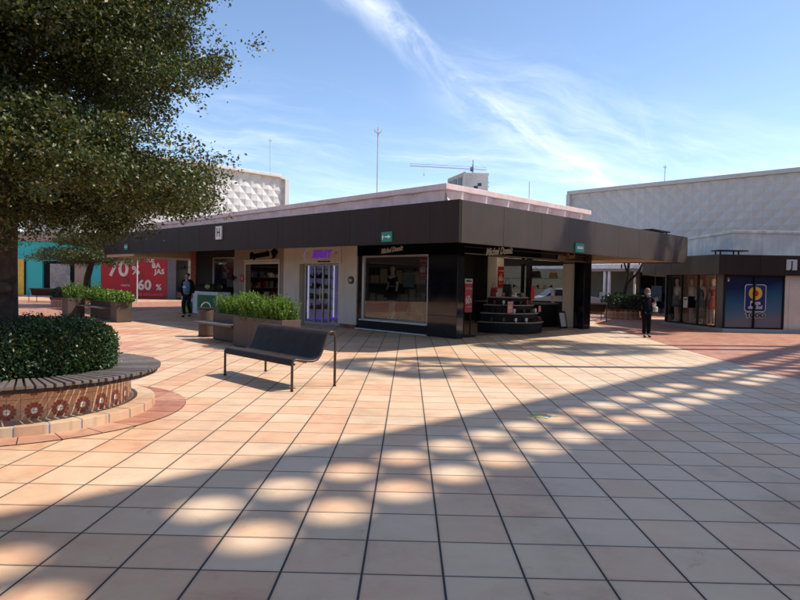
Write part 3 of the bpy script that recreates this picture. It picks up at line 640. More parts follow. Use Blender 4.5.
# handbags
def bag(p, w, h, d, mat, label, group='handbags in the shoe shop'):
    T = thing('handbag', uv(*p), label, 'handbag', group)
    m = MB(UV); u, t, z = p
    m.add([(u - d / 2, t - w / 2, z), (u + d / 2, t - w / 2, z), (u + d / 2, t + w / 2, z), (u - d / 2, t + w / 2, z), (u - d / 4, t - w * .42, z + h), (u + d / 4, t - w * .42, z + h), (u + d / 4, t + w * .42, z + h), (u - d / 4, t + w * .42, z + h)], [(0, 3, 2, 1), (4, 5, 6, 7), (0, 1, 5, 4), (1, 2, 6, 5), (2, 3, 7, 6), (3, 0, 4, 7)])
    m.build('body', mat, T, bevel=0.012)
    MB(UV).tube([(u, t - w * .25, z + h), (u, t - w * .22, z + h * 1.35), (u, t, z + h * 1.5), (u, t + w * .22, z + h * 1.35), (u, t + w * .25, z + h)], 0.010, 6).build('handle', mat, T)
bag((20.22, 15.0, 1.83), 0.34, 0.22, 0.14, 'leather_red', 'rounded red handbag on the glass shelf by the side window')
bag((20.22, 13.35, 1.83), 0.5, 0.26, 0.14, 'leather_black', 'wide black handbag on the upper glass shelf')
bag((20.22, 12.55, 1.83), 0.32, 0.2, 0.14, 'leather_tan', 'small brown handbag at the right end of the upper glass shelf')
bag((17.0, 12.3, 1.15), 0.34, 0.42, 0.16, 'leather_black', 'tall dark tote on the top of the half-round display')
bag((16.4, 12.4, 1.15), 0.24, 0.3, 0.14, 'leather_red', 'small red bag on the top of the half-round display')
for i, t_ in enumerate((13.2, 12.9, 12.6, 14.3, 14.7, 15.2)):
    shoe((20.2, t_, 1.48), R(45 + 90 + 90 * (i % 2)), ['leather_black', 'leather_tan', 'leather_black', 'leather_black', 'leather_black', 'leather_tan'][i], ['low black shoe', 'tan sandal', 'black pump', 'dark court shoe', 'flat black shoe', 'brown shoe'][i] + ' on the lower glass shelf before the side window', 'shoes on the glass shelf')
T = thing('leaning_frame', uv(19.6, 11.6), 'black framed white board leaning by the right-hand shop pillar', 'board')
m = MB(UV @ Matrix.Translation((19.7, 11.72, 0.02)) @ Matrix.Rotation(R(-12), 4, 'X')); m.box(-0.24, 0.24, 0, 0.04, 0, 0.62); m.build('frame', 'black_matte', T)
m = MB(UV @ Matrix.Translation((19.7, 11.72, 0.02)) @ Matrix.Rotation(R(-12), 4, 'X')); m.box(-0.17, 0.17, -0.006, -0.001, 0.06, 0.56); m.build('board', 'cream_wall', T)
T = thing('counter_bench', uv(18.9, 13.2), 'low black bench counter under the side shelves', 'counter'); MB(UV).box(19.2, 20.3, 12.4, 15.4, 0.02, 0.85).build('cabinet', 'black_matte', T, bevel=0.01); MB(UV).box(19.15, 20.35, 12.35, 15.45, 0.851, 0.90).build('counter_top', 'interior_grey', T)
# stock shelves on the left wall inside
T = thing('stock_shelf', uv(15.0, 15.6), 'wall shelf stacked with tan shoe boxes deep inside the shoe shop', 'shelf')
MB(UV).box(14.2, 17.2, 16.1, 16.44, 0.02, 0.06).box(14.2, 17.2, 16.1, 16.44, 0.8, 0.84).box(14.2, 17.2, 16.1, 16.44, 1.5, 1.54).box(14.2, 17.2, 16.1, 16.44, 2.2, 2.24).build('shelf_board', 'interior_grey', T)
m = MB(UV)
for z in (0.84, 1.54):
    u = 14.25
    while u < 17.0:
        w = rs.uniform(0.2, 0.4); m.box(u, u + w, 16.12, 16.4, z, z + rs.uniform(0.15, 0.5)); u += w + rs.uniform(0.02, 0.15)
m.build('shoe_box', 'tan_wall', T)
# chairs seen through the left window
def chair(p, rot, label):
    T = thing('cafe_chair', uv(*p), label, 'chair', 'chairs inside the shoe shop'); M = Matrix.Translation(uv(*p)) @ Matrix.Rotation(rot, 4, 'Z')
    for sx in (-1, 1):
        for sy in (-1, 1): MB(M).tube([(sx * .19, sy * .19, 0), (sx * .17, sy * .17, .45)], 0.013, 6).build('leg', 'silver', T)
    MB(M).box(-.2, .2, -.2, .2, .45, .49).build('seat', 'leather_black', T, bevel=0.01)
    MB(M).box(-.19, .19, .19, .22, .62, .9).build('backrest', 'leather_black', T, bevel=0.01)
    MB(M).tube([(-.17, .2, .47), (-.17, .21, .9)], 0.013, 6).tube([(.17, .2, .47), (.17, .21, .9)], 0.013, 6).build('back_post', 'silver', T)
chair((14.9, 14.6, 0.02), R(20), 'metal chair nearest the left pane of the display window')
chair((15.0, 13.5, 0.02), R(-60), 'metal chair behind the middle of the display window')
T = thing('sale_notice', uv(UL + 0.2, 13.55, 1.5), 'small dim SALE notice inside the display window', 'poster'); 
text('SALE', 0.17, uv(UL + 0.5, 13.62, 1.92), 'u', 'interior_grey', T, 'lettering', 0.003, bold=0.006); sub(T, uv(UL + 0.5, 13.62, 1.6), 'u', 0.5, 0.4, 'interior_grey', 'panel', 0.0)
# beauty shop inside: violet and white light strips, back panel with a glow of its own
T = thing('cosmetics_shelf', uv(14.8, 19.6), 'violet-lit cosmetics shelves behind the glass door', 'shelf')
MB(UV).box(13.55, 16.3, 19.70, 19.78, 0.02, 2.6).build('back_panel', 'violet_glow', T)
for z in (0.45, 0.85, 1.25, 1.65, 2.0): MB(UV).box(14.1, 15.2, 19.42, 19.70, z, z + 0.025).build('shelf_board', 'silver', T)
m = MB(UV)
for z in (0.475, 0.875, 1.275, 1.675):
    for k in range(26): 
        t_ = 14.12 + 1.05 * k / 26; m.box(t_, t_ + rs.uniform(0.015, 0.035), 19.5, 19.56, z, z + rs.uniform(0.06, 0.22))
m.build('bottles', 'cloth_denim', T)
MB(UV).box(14.0, 14.04, 19.45, 19.5, 0.1, 2.2).box(15.24, 15.28, 19.45, 19.5, 0.1, 2.2).build('light_strip', 'cool_light', T)
MB(UV).box(14.1, 15.9, 19.36, 19.40, 0.05, 0.12).build('violet_strip', 'violet_light', T)
# tan shop inside
T = thing('toy_shelf', uv(14.8, 23.3), 'crowded dark shelves inside the tan shop entrance', 'shelf')
MB(UV).box(13.5, 16.9, 23.46, 23.53, 0.02, 2.6).build('back_panel', 'interior_dark', T)
for z in (0.3, 0.75, 1.2, 1.65, 2.1): MB(UV).box(13.5, 16.9, 23.15, 23.46, z, z + 0.02).build('shelf_board', 'interior_grey', T)
for nm, mt, sd in (('tan_goods', 'leather_tan', 1), ('dark_goods', 'cloth_denim', 2), ('red_goods', 'leather_red', 3), ('pale_goods', 'off_white', 4)):
    rr = random.Random(sd); m = MB(UV)
    for z in (0.32, 0.77, 1.22, 1.67):
        for k in range(7 if nm != 'pale_goods' else 4): t_ = rr.uniform(13.55, 16.6); w = rr.uniform(0.06, 0.2); m.box(t_, t_ + w, 23.17 + rr.uniform(0, .1), 23.42, z, z + rr.uniform(0.08, 0.3))
    tag(m.build(nm, mt, T), kind='stuff')
T = thing('glass_counter', uv(14.6, 21.2), 'low glass counter inside the tan shop', 'counter'); MB(UV).box(14.5, 15.0, 20.6, 22.3, 0.02, 0.6).build('base', 'black_matte', T); MB(UV).box(14.5, 15.0, 20.6, 22.3, 0.61, 1.05).build('glass_case', 'green_glass', T); MB(UV).box(14.48, 15.02, 20.58, 22.32, 1.055, 1.08).build('counter_top', 'silver', T)
# unseen ceiling lamps added to brighten the shop interiors
for (u, t_, z, w, lb) in ((15.2, 13.6, 2.9, .5, 'added fill lamp over the left display window'), (17.6, 12.6, 2.9, .5, 'added fill lamp over the half-round shoe display'), (19.4, 14.6, 2.9, .4, 'added fill lamp by the side window shelves'), (14.9, 17.6, 2.9, .3, 'added fill lamp in the beauty shop'), (14.9, 21.4, 2.9, .35, 'added fill lamp in the tan-fronted shop'), (13.36, 24.6, 2.9, .22, 'added fill lamp in the corner glass shop')):
    T = thing('ceiling_fill_lamp', uv(u, t_, z), lb, 'ceiling lamp', 'fill lamps added in the shops'); MB(UV).box(u - w / 2, u + w / 2, t_ - w / 2, t_ + w / 2, z, z + .03).build('diffuser', 'shop_fill_lamp', T); MB(UV).box(u - w / 2 - .02, u + w / 2 + .02, t_ - w / 2 - .02, t_ + w / 2 + .02, z + .031, z + .05).build('housing', 'silver', T)
# kiosk
T = thing('food_kiosk', uv(12.6, 25.2), 'green and white kiosk counter behind the trash bin', 'kiosk')
MB(UV).box(12.45, 13.05, 23.7, 26.0, 0.02, 1.0).build('counter', 'white_paint', T, bevel=0.01)
MB(UV).box(12.43, 12.449, 23.85, 25.5, 0.12, 0.86).build('green_panel', 'kiosk_green', T)
MB(UV).box(12.40, 13.05, 26.02, 27.0, 0.02, 0.52).build('side_box', 'kiosk_green', T); MB(UV).box(12.38, 12.399, 26.1, 26.95, 0.05, 0.28).build('lime_panel', 'kiosk_lime', T)
MB(UV).box(12.41, 13.05, 26.02, 27.0, 0.525, 0.75).build('side_counter', 'white_paint', T)
MB(UV).box(12.5, 12.9, 24.2, 25.9, 1.01, 1.35).build('glass_case', 'green_glass', T); MB(UV).ellip((12.5, 26.3, 1.2), 0.12, 0.12, 0.09, 10, 6).build('lamp', 'lamp_glow', T)
MB(UV).tube([(12.5, 26.3, 0.75), (12.5, 26.3, 1.12)], 0.015, 6).build('lamp_stem', 'silver', T)
# poster on the inside of the corner window, the sale colours repeated
T, o = plate(uv(UL + 0.4, 24.6, 1.95), 'u', 1.6, 0.75, 'red_print', 'sale_banner', 'red REBAJAS 70 banner in the corner window behind the kiosk', 'poster', 0.02)
q = uv(UL + 0.4, 24.6, 1.95) + o; r_ = BASIS['u'][0]
for s, dx, dz in (('RE', -.55, .24), ('BA', -.42, .10), ('JAS', -.22, -.04)): text(s, 0.17, q + r_ * dx + Vector((0, 0, dz)), 'u', 'off_white', T, 'lettering', 0.003, bold=0.008)
text('70', 0.34, q + r_ * -.45 + Vector((0, 0, -.24)), 'u', 'off_white', T, 'number', 0.003, bold=0.012)
T = thing('window_backdrop', uv(UL + 0.7, 24.6), 'cream backdrop wall inside the corner window', 'wall panel'); MB(UV).box(UL + 0.7, UL + 0.75, 23.7, 25.5, 0.02, 2.5).build('panel', 'cream_wall', T); MB(UV).box(UL + 0.62, UL + 0.7, 23.72, 25.48, 0.02, 1.2).build('plant_picture', 'leaf_hedge', T)

# ------------------------------------------------------------------ round planter with the big tree
PC = Vector((-4.45, 7.0, 0))
T = thing('round_planter', PC, 'big round planter with flower tiles and slatted wooden ring bench, under the largest tree', 'planter')
# stepped plinth in tiles
m = MB(); K = 30
for k in range(K):
    a0 = 2 * math.pi * k / K + 0.006; a1 = 2 * math.pi * (k + 1) / K - 0.006; n = 4
    pts = [(1.44, a0 + (a1 - a0) * i / n) for i in range(n + 1)] + [(1.18, a1 - (a1 - a0) * i / n) for i in range(n + 1)]
    m.prism([(PC.x + r * math.cos(a), PC.y + r * math.sin(a)) for r, a in pts], 0.0, 0.105)
m.build('plinth', 'plinth_tile' if 'plinth_tile' in MATS else 'planter_brown', T, bevel=0.004)
MB().lathe([(1.432, 0), (1.432, 0.100), (1.17, 0.100)], PC.x, PC.y, 96).build('plinth_joint', 'concrete', T)
m = MB(); n = 128; m.uvs = []
for k in range(n + 1):
    a = -math.pi + 2 * math.pi * k / n
    for z in (0.10, 0.45): m.v.append(Vector((PC.x + 1.17 * math.cos(a), PC.y + 1.17 * math.sin(a), z))); m.uvs.append((a * 1.17, z))
m.f = [(2 * k, 2 * k + 2, 2 * k + 3, 2 * k + 1) for k in range(n)]
m.build('tiled_drum', 'flower_tile', T, smooth='all')
MB().lathe([(1.169, 0.449), (1.0, 0.452), (0.98, 0.30)], PC.x, PC.y, 64).build('drum_rim', 'concrete', T)
m = MB(); NS = 112
for k in range(NS):
    a = 2 * math.pi * k / NS; ca, sa = math.cos(a), math.sin(a); w0, w1 = 0.0185, 0.0300; z0 = 0.468 + 0.003 * math.sin(k * 7.3); z1 = 0.502 + 0.003 * math.sin(k * 7.3)
    q = lambda r, w, z: (PC.x + r * ca - w * sa, PC.y + r * sa + w * ca, z)
    r1 = 1.505 + 0.006 * math.sin(k * 3.1)
    m.add([q(1.0, -w0, z0), q(r1, -w1, z0), q(r1, w1, z0), q(1.0, w0, z0), q(1.0, -w0, z1), q(r1, -w1, z1), q(r1, w1, z1), q(1.0, w0, z1)], [(0,3,2,1),(4,5,6,7),(0,1,5,4),(1,2,6,5),(2,3,7,6),(3,0,4,7)])
m.build('slatted_seat', 'bench_wood', T, bevel=0.004)
MB().lathe([(1.462, 0.425), (1.472, 0.425), (1.472, 0.466), (1.462, 0.466), (1.462, 0.425)], PC.x, PC.y, 96).build('seat_rail', 'bench_paint', T)
m = MB()
for k in range(12):
    a = 2 * math.pi * (k + .3) / 12; m.F = Matrix.Translation(PC) @ Matrix.Rotation(a, 4, 'Z'); m.box(1.15, 1.465, -0.02, 0.02, 0.428, 0.466)
m.build('seat_bracket', 'bench_paint', T)
MB().lathe([(0, 0.47), (0.6, 0.47), (1.0, 0.44)], PC.x, PC.y, 32).build('soil', 'soil', T)
# ring of darker tiles round it
m = MB(); n = 30
for k in range(n):
    a0 = 2 * math.pi * k / n + 0.003; a1 = 2 * math.pi * (k + 1) / n - 0.003; c_ = (-4.43, 7.05)
    ps = [(1.40, a0 + (a1 - a0) * i / 4) for i in range(5)] + [(1.765, a1 - (a1 - a0) * i / 4) for i in range(5)]
    m.add([(c_[0] + r * math.cos(a), c_[1] + r * math.sin(a), 0.008) for r, a in ps], [tuple(range(10))])
struct(m, 'terracotta_ring_paving', 'ring_tile' if 'ring_tile' in MATS else 'brick_red', origin=(-4.43, 7.05, 0))
m = MB(); m.lathe([(1.39, 0.004), (1.770, 0.004)], -4.43, 7.05, 96); struct(m, 'ring_joint_paving', 'soil', origin=(-4.43, 7.05, 0))

# hedge: clipped mound of dark leaves
def mound(n, cx, cy, rad, z0, z1, lump=0.05, seed=1, edge=0.35):
    rg = np.random.RandomState(seed); pts = []
    th = rg.rand(n) * 2 * np.pi; k = rg.rand(n)
    lob = 1 + lump * np.sin(th * 5 + 1) + lump * 0.7 * np.sin(th * 11 + 2) 
    side = k < 0.5
    h = rg.rand(n); r = np.sqrt(rg.rand(n))
    bulge = np.where(h > 0.7, np.sqrt(np.clip(1 - ((h - 0.7) / 0.3) ** 2 * edge * 1.6, 0, 1)), 1.0)
    rr = np.where(side, bulge, r * 0.97) * rad * lob; zz = np.where(side, z0 + (z1 - z0) * h, z1 - 0.0 * r - (z1 - z0) * 0.22 * np.clip(r - 0.7, 0, 1) ** 1.5 * 4)
    rr -= np.abs(rg.normal(size=n)) * 0.035; zz += rg.normal(size=n) * 0.022
    zz += np.where(side, 0, 0.025 * np.sin(rr * np.cos(th) * 9) * np.cos(rr * np.sin(th) * 8))
    sp = rg.rand(n) < 0.05; zz = zz + np.where(sp & ~side, rg.rand(n) * 0.09, 0); rr = rr + np.where(sp & side, rg.rand(n) * 0.07, 0)
    return np.stack([cx + rr * np.cos(th), cy + rr * np.sin(th), zz], 1)
T = thing('hedge', PC + Vector((0, 0, 0.45)), 'round clipped dark green hedge filling the big planter around the tree trunk', 'hedge')
leafmesh('foliage', 'leaf_hedge', mound(52000, PC.x, PC.y, 1.0, 0.50, 0.99, 0.04, 2, .62), 0.042, T, up=0.15, aspect=0.45)
MB().lathe([(0.3, 0.46), (0.84, 0.5), (0.87, 0.75), (0.70, 0.90), (0.25, 0.93)], PC.x, PC.y, 40).build('inner_twigs', 'twig', T)

# ------------------------------------------------------------------ trees
def tier_clusters(rg, cx, cy, Rad, zb, zt, n, lobes, droop=0.0, hollow=0.55, sq=1.0, pw=2.4, hc=.45, rim=.22):
    """cluster centres of a flat spreading pad: rim and top full, underside ragged"""
    out_ = []
    while len(out_) < n:
        r = math.sqrt(rg.rand()) ; th = rg.rand() * 2 * math.pi
        lim = 1 + sum(a * math.sin(k * th + p) for k, a, p in lobes)
        h = rg.rand()
        prof = max(0, 1 - (abs(h - hc) / (1 - hc if h > hc else hc + .12)) ** pw) ** .5
        if r > prof: continue
        if r < 0.7 and 0.1 < h < 0.7 and rg.rand() < hollow: continue
        x = r * Rad * lim; zz = zb + (zt - zb) * h
        zz += 0.10 * math.sin(th * 3 + r * 6) * (zt - zb) - droop * r * r + (rim * (zt - zb) * (r ** 2) if h < 0.3 else 0)
        out_.append((cx + x * math.cos(th), cy + x * math.sin(th) * sq, zz))
    return np.array(out_)
def limbs(rg, base, targets, r0, name, mat, T, start=0.35):
    m = MB(); base = Vector(base)
    for tg in targets:
        tg = Vector(tg); mid = base.lerp(tg, 0.5) + Vector((rg.uniform(-.15, .15), rg.uniform(-.15, .15), -0.08 * (tg - base).length)); q = base.lerp(tg, 0.8) + Vector((rg.uniform(-.1, .1), rg.uniform(-.1, .1), 0.05))
        m.tube([base, base.lerp(mid, .5) + Vector((0, 0, .03)), mid, q, tg], [r0, r0 * .8, r0 * .55, r0 * .32, r0 * .12], 7)
        for k in range(5):
            s = base.lerp(tg, rg.uniform(.4, .95)); e = s + Vector((rg.uniform(-.6, .6), rg.uniform(-.6, .6), rg.uniform(0, .5)))
            m.tube([s, s.lerp(e, .5) + Vector((0, 0, .05)), e], [r0 * .2, r0 * .13, r0 * .05], 5)
    return m.build(name, mat, T, smooth=True)
rg = np.random.RandomState(11)
TB = Vector((-4.70, 7.0, 0.47))
T = thing('large_tree', TB, 'large tree with layered crown and thick trunk rising from the round tiled planter', 'tree')
m = MB(); m.tube([TB + Vector((0, 0, -.05)), TB + Vector((0, 0, .25)), TB + Vector((.01, 0, .9)), TB + Vector((-.01, .02, 1.7)), TB + Vector((0.0, .03, 2.6)), TB + Vector((.04, 0, 4.2)), TB + Vector((0, 0, 5.8))], [.24, .20, .182, .175, .165, .13, .06], 18)
for p in m.v:
    a = math.atan2(p.y - TB.y, p.x - TB.x); k = 1 + 0.05 * math.sin(a * 5 + p.z * 2) + 0.03 * math.sin(a * 9 - p.z * 5); p.x = TB.x + (p.x - TB.x) * k; p.y = TB.y + (p.y - TB.y) * k
tr = m.build('trunk', 'bark', T, smooth='all')
MB().tube([TB + Vector((.16, -.17, .93)), TB + Vector((.19, -.205, .94))], [.085, .06], 12).build('knot', 'bark', T)
lob = [(3, .05, 1.0), (5, .05, 2.0), (8, .035, .5), (13, .03, 1.5)]
def clumps(cl, k, sig):
    n = len(cl); w = rg.uniform(.6, 1.3, n); return (np.repeat(cl, k, 0) + rg.normal(size=(n * k, 3)) * np.repeat(w, k)[:, None] * np.array([sig, sig, sig * .55]))
lo = clumps(tier_clusters(rg, TB.x + .1, TB.y, 2.30, 2.05, 3.28, 300, lob, droop=0.0, pw=2.4, hc=.62, rim=.5), 9, .15)
hi = clumps(tier_clusters(rg, TB.x + .12, TB.y, 2.06, 3.66, 6.6, 500, [(3, .06, 2.2), (5, .04, .3), (9, .04, 1.5), (14, .03, 0)], hollow=0.3, pw=2.6, hc=.14, rim=.02), 11, .16)
def spray(rg, cl, per, sig, flat=0.6):
    p = np.repeat(cl, per, 0) + rg.normal(size=(len(cl) * per, 3)) * np.array([sig, sig, sig * flat]); return p
TW = []
def straggle(rg, cx, cy, Rad, z0, z1, n):
    out_ = []
    for k in range(n):
        th = rg.rand() * 2 * math.pi; z = rg.uniform(z0, z1); r = Rad * rg.uniform(.88, 1.0)
        d = Vector((math.cos(th), math.sin(th), rg.uniform(-.2, .5))) ; L_ = rg.uniform(.12, .3)
        TW.append((Vector((cx + r * .85 * math.cos(th), cy + r * .85 * math.sin(th), z)), Vector((cx + r * math.cos(th), cy + r * math.sin(th), z)) + d * L_))
        for i in range(16):
            q = Vector((cx + r * math.cos(th), cy + r * math.sin(th), z)) + d * L_ * i / 15
            out_.append((q.x + rg.normal() * .02, q.y + rg.normal() * .02, q.z + rg.normal() * .02))
    return np.array(out_)
P1 = np.concatenate([spray(rg, lo, 62, .085), straggle(rg, TB.x + .1, TB.y, 2.25, 2.4, 3.1, 110)])
P2 = np.concatenate([spray(rg, hi, 56, .09), straggle(rg, TB.x + .1, TB.y, 2.0, 3.8, 5.2, 190)])
leafmesh('crown_tier', 'leaf_tree', P1, .042, T, up=.2, aspect=.55); leafmesh('crown_tier', 'leaf_tree', P2, .042, T, up=.2, aspect=.55)
tg = [(TB.x + 1.5 * math.cos(a), TB.y + 1.5 * math.sin(a), 2.85 + .1 * math.sin(a * 3)) for a in [2 * math.pi * k / 9 + .2 for k in range(9)]]
limbs(rg, (TB.x, TB.y, 2.45), tg, .06, 'limb', 'bark', T)
tg = [(TB.x + 1.8 * math.cos(a), TB.y + 1.8 * math.sin(a), 4.9 + .4 * math.sin(a * 2)) for a in [2 * math.pi * k / 10 for k in range(10)]]
limbs(rg, (TB.x, TB.y, 3.7), tg, .075, 'limb', 'bark', T)

m = MB()
for a, b in TW: m.tube([a, a.lerp(b, .6) + Vector((0, 0, .015)), b], [.006, .004, .002], 3)
tag(m.build('twigs', 'twig', T), kind='stuff')
# second, flat layered tree farther left
rg = np.random.RandomState(5)
c2 = Vector((-16.6, 31.5, 0))
T = thing('layered_tree', c2 + Vector((0, 0, .5)), 'small flat-topped layered tree in the distance before the teal shop', 'tree')
MB().tube([c2 + Vector((0, 0, .5)), c2 + Vector((.05, 0, 1.5)), c2 + Vector((.3, 0, 2.4)), c2 + Vector((.35, 0, 3.6))], [.2, .17, .14, .07], 10).build('trunk', 'bark', T, smooth='all')
leafmesh('crown_tier', 'leaf_far', spray(rg, tier_clusters(rg, c2.x + .1, c2.y, 2.7, 2.15, 3.0, 420, lob, hollow=.3), 34, .13), .085, T, up=.5)
leafmesh('crown_tier', 'leaf_far', spray(rg, tier_clusters(rg, c2.x + .2, c2.y, 1.75, 3.05, 3.75, 240, lob, hollow=.3), 34, .13), .085, T, up=.5)
leafmesh('crown_tier', 'leaf_far', spray(rg, tier_clusters(rg, c2.x + .2, c2.y, 2.3, 3.95, 4.7, 240, lob, hollow=.3), 34, .13), .085, T, up=.5)
limbs(rg, (c2.x + .3, c2.y, 2.3), [(c2.x + 2 * math.cos(a), c2.y + 2 * math.sin(a), 2.6) for a in (0, 1, 2.2, 3.1, 4.2, 5.2)], .07, 'limb', 'bark', T)
# its brick planter and the mesh bench next to it
def brick_ring(name, cx, cy, r, h, label, hedge_r, hz, hlabel, nleaf, n=24):
    T = thing(name, (cx, cy, 0), label, 'planter')
    m = MB(); m.uvs = []
    for k in range(n + 1):
        a = -math.pi + 2 * math.pi * k / n
        for z in (0.004, h): m.v.append(Vector((cx + r * math.cos(a), cy + r * math.sin(a), z))); m.uvs.append((a * r, z))
    m.f = [(2 * k, 2 * k + 2, 2 * k + 3, 2 * k + 1) for k in range(n)]
    m.build('tiled_wall', 'flower_tile', T, smooth='all')
    MB().lathe([(r + .03, h - .02), (r + .05, h), (r + .05, h + .05), (r - .25, h + .05), (r - .25, h - .1), (0, h - .1)], cx, cy, n).build('coping', 'brick_red', T)
    H_ = thing('shrub', (cx, cy, h), hlabel, 'shrub'); leafmesh('foliage', 'leaf_hedge', mound(nleaf, cx, cy, hedge_r, h - .05, hz, .08, 4), .085, H_, up=.2); MB().lathe([(.3, h - .08), (hedge_r * .84, h), (hedge_r * .8, hz - .15), (.2, hz - .12)], cx, cy, 20).build('inner_twigs', 'twig', H_)
brick_ring('brick_planter', -16.9, 31.5, 1.35, .42, 'low brick-coloured planter under the flat layered tree', 1.25, .95, 'dark low shrub beneath the flat layered tree', 5000)

# ------------------------------------------------------------------ curled steel bench
def steel_bench(T, F, Lh):
    prof = [(0.0, .36), (.004, .40), (.03, .435), (.075, .445), (.14, .432), (.25, .412), (.36, .405), (.44, .425), (.49, .48), (.53, .56), (.57, .66), (.60, .74), (.635, .795), (.69, .815), (.735, .80), (.755, .75)]
    m = MB(F); n = len(prof); vs = []
    def off(i, d):
        a = Vector(prof[max(i - 1, 0)]); b = Vector(prof[min(i + 1, n - 1)]); t_ = (b - a).normalized(); return (prof[i][0] - t_.y * d, prof[i][1] + t_.x * d)
    ys = [0.03, Lh * .5 - .004, Lh * .5 + .004, Lh - .03]
    for pn in range(2):
        y0, y1 = ys[pn * 2], ys[pn * 2 + 1]; vs = []
        for i in range(n):
            for d in (0.012, 0.004):
                x, z = off(i, d); vs += [(x, y0, z), (x, y1, z)]
        fs = []
        for i in range(n - 1):
            b = i * 4; fs += [(b, b + 1, b + 5, b + 4), (b + 2, b + 6, b + 7, b + 3), (b, b + 4, b + 6, b + 2), (b + 1, b + 3, b + 7, b + 5)]
        fs += [(0, 2, 3, 1), (n * 4 - 4, n * 4 - 3, n * 4 - 1, n * 4 - 2)]
        m.add(vs, fs)
    m.build('seat_shell', 'perforated_steel', T, smooth=True)
    for y in (0.02, Lh - .02):
        front = [(0.012, y, 0.0), (0.012, y, .38)]; MB(F).tube(front, .019, 12).build('front_leg', 'bronze_tube', T, smooth=True)
        MB(F).tube([(0.765, y, 0.0), (0.765, y, .74)], .019, 12).build('rear_leg', 'bronze_tube', T, smooth=True)
        MB(F).tube([(0.012, y, .375)] + [(x + .004, y, z - .004) for x, z in prof[1:]] + [(.765, y, .735)], .018, 12).build('side_frame', 'bronze_tube', T, smooth=True)
        for x in (0.012, .765): MB(F).tube([(x, y, 0.001), (x, y, .02)], .024, 12).build('foot', 'rubber', T)
    MB(F).tube([(.25, .03, .392), (.25, Lh - .03, .392)], .014, 8).build('cross_bar', 'bronze_tube', T)
    MB(F).tube([(.06, .03, .375), (.06, Lh - .03, .375)], .014, 8).build('cross_bar', 'bronze_tube', T)
T = thing('steel_bench', uv(4.88, 7.13), 'dark brown curled steel bench standing alone on the sunny tiles', 'bench'); steel_bench(T, UV @ Matrix.Translation((4.88, 7.13, 0)), 1.93)
T = thing('steel_bench', (-21.9, 35.8, 0), 'distant dark steel bench in front of the teal shop', 'bench'); steel_bench(T, Matrix.Translation((-22.1, 35.5, 0)) @ Matrix.Rotation(R(-90), 4, 'Z') @ Matrix.Translation((-.76, 0, 0)), 2.4)
T = thing('steel_bench', (8.6, 27.6, 0), 'steel bench beyond the passage, beside the brick planter', 'bench'); steel_bench(T, Matrix.Translation((7.25, 28.2, 0)) @ Matrix.Rotation(R(-90), 4, 'Z'), 1.6)

# ------------------------------------------------------------------ planter benches
def fern_proto():
    rgx = np.random.RandomState(9); P = []; D = []
    for k in range(15):
        a = rgx.rand() * 6.28; r = rgx.rand() * .11; ht = rgx.uniform(.28, .50); lean = rgx.uniform(0, .14)
        for i in range(34):
            s = i / 33; z = s * ht; rad = .03 * (1 - s * .6); b = rgx.rand() * 6.28
            P.append((math.cos(a) * (r + lean * s * s) + rad * math.cos(b), math.sin(a) * (r + lean * s * s) + rad * math.sin(b), z)); D.append((math.cos(b) * .6, math.sin(b) * .6, .9))
    return np.array(P), np.array(D)
FP, FD = fern_proto()
def broad_proto():
    rgx = np.random.RandomState(19); P = []; D = []
    for k in range(240):
        a = rgx.rand() * 6.28; r = .22 * math.sqrt(rgx.rand()); z = .05 + rgx.rand() * .30 * (1 - (r / .3) ** 2); P.append((r * math.cos(a), r * math.sin(a), z)); D.append((math.cos(a), math.sin(a), .2))
    return np.array(P), np.array(D)
BP, BD = broad_proto()
protoF = {}
def plants(spots, kind, label, group, sc=1.0):
    for i, p in enumerate(spots):
        if kind not in protoF:
            P, D = (FP, FD) if kind == 'fern' else (BP, BD)
            o = leafmesh('leafy_plant', 'leaf_bright', P, .06 if kind == 'fern' else .085, None, (0, 0, 0), up=0.0, aspect=.30 if kind == 'fern' else .5, dirs=D); protoF[kind] = o
        else:
            o = protoF[kind].copy(); COL.objects.link(o)
        o.location = p; rr = random.Random(i * 7 + len(kind)); o.rotation_euler.z = rr.uniform(0, 6.28); s = sc * rr.uniform(.82, 1.18); o.scale = (s, s, s * rr.uniform(.85, 1.2)); tag(o, label, 'plant', group)
def planter_box(T, u0, u1, t0, t1, h):
    m = MB(UV); w = .03
    m.box(u0, u1, t0, t0 + w, 0.02, h).box(u0, u1, t1 - w, t1, 0.02, h).box(u0, u0 + w, t0 + w + .001, t1 - w - .001, 0.02, h).box(u1 - w, u1, t0 + w + .001, t1 - w - .001, 0.02, h)
    m.build('planter_box', 'planter_brown', T, bevel=0.006)
    MB(UV).box(u0 + w, u1 - w, t0 + w, t1 - w, .1, h - .06).build('soil', 'soil', T)
    MB(UV).box(u0 + .03, u1 - .03, t0 + .03, t1 - .03, 0.0, 0.02).build('base', 'black_matte', T)
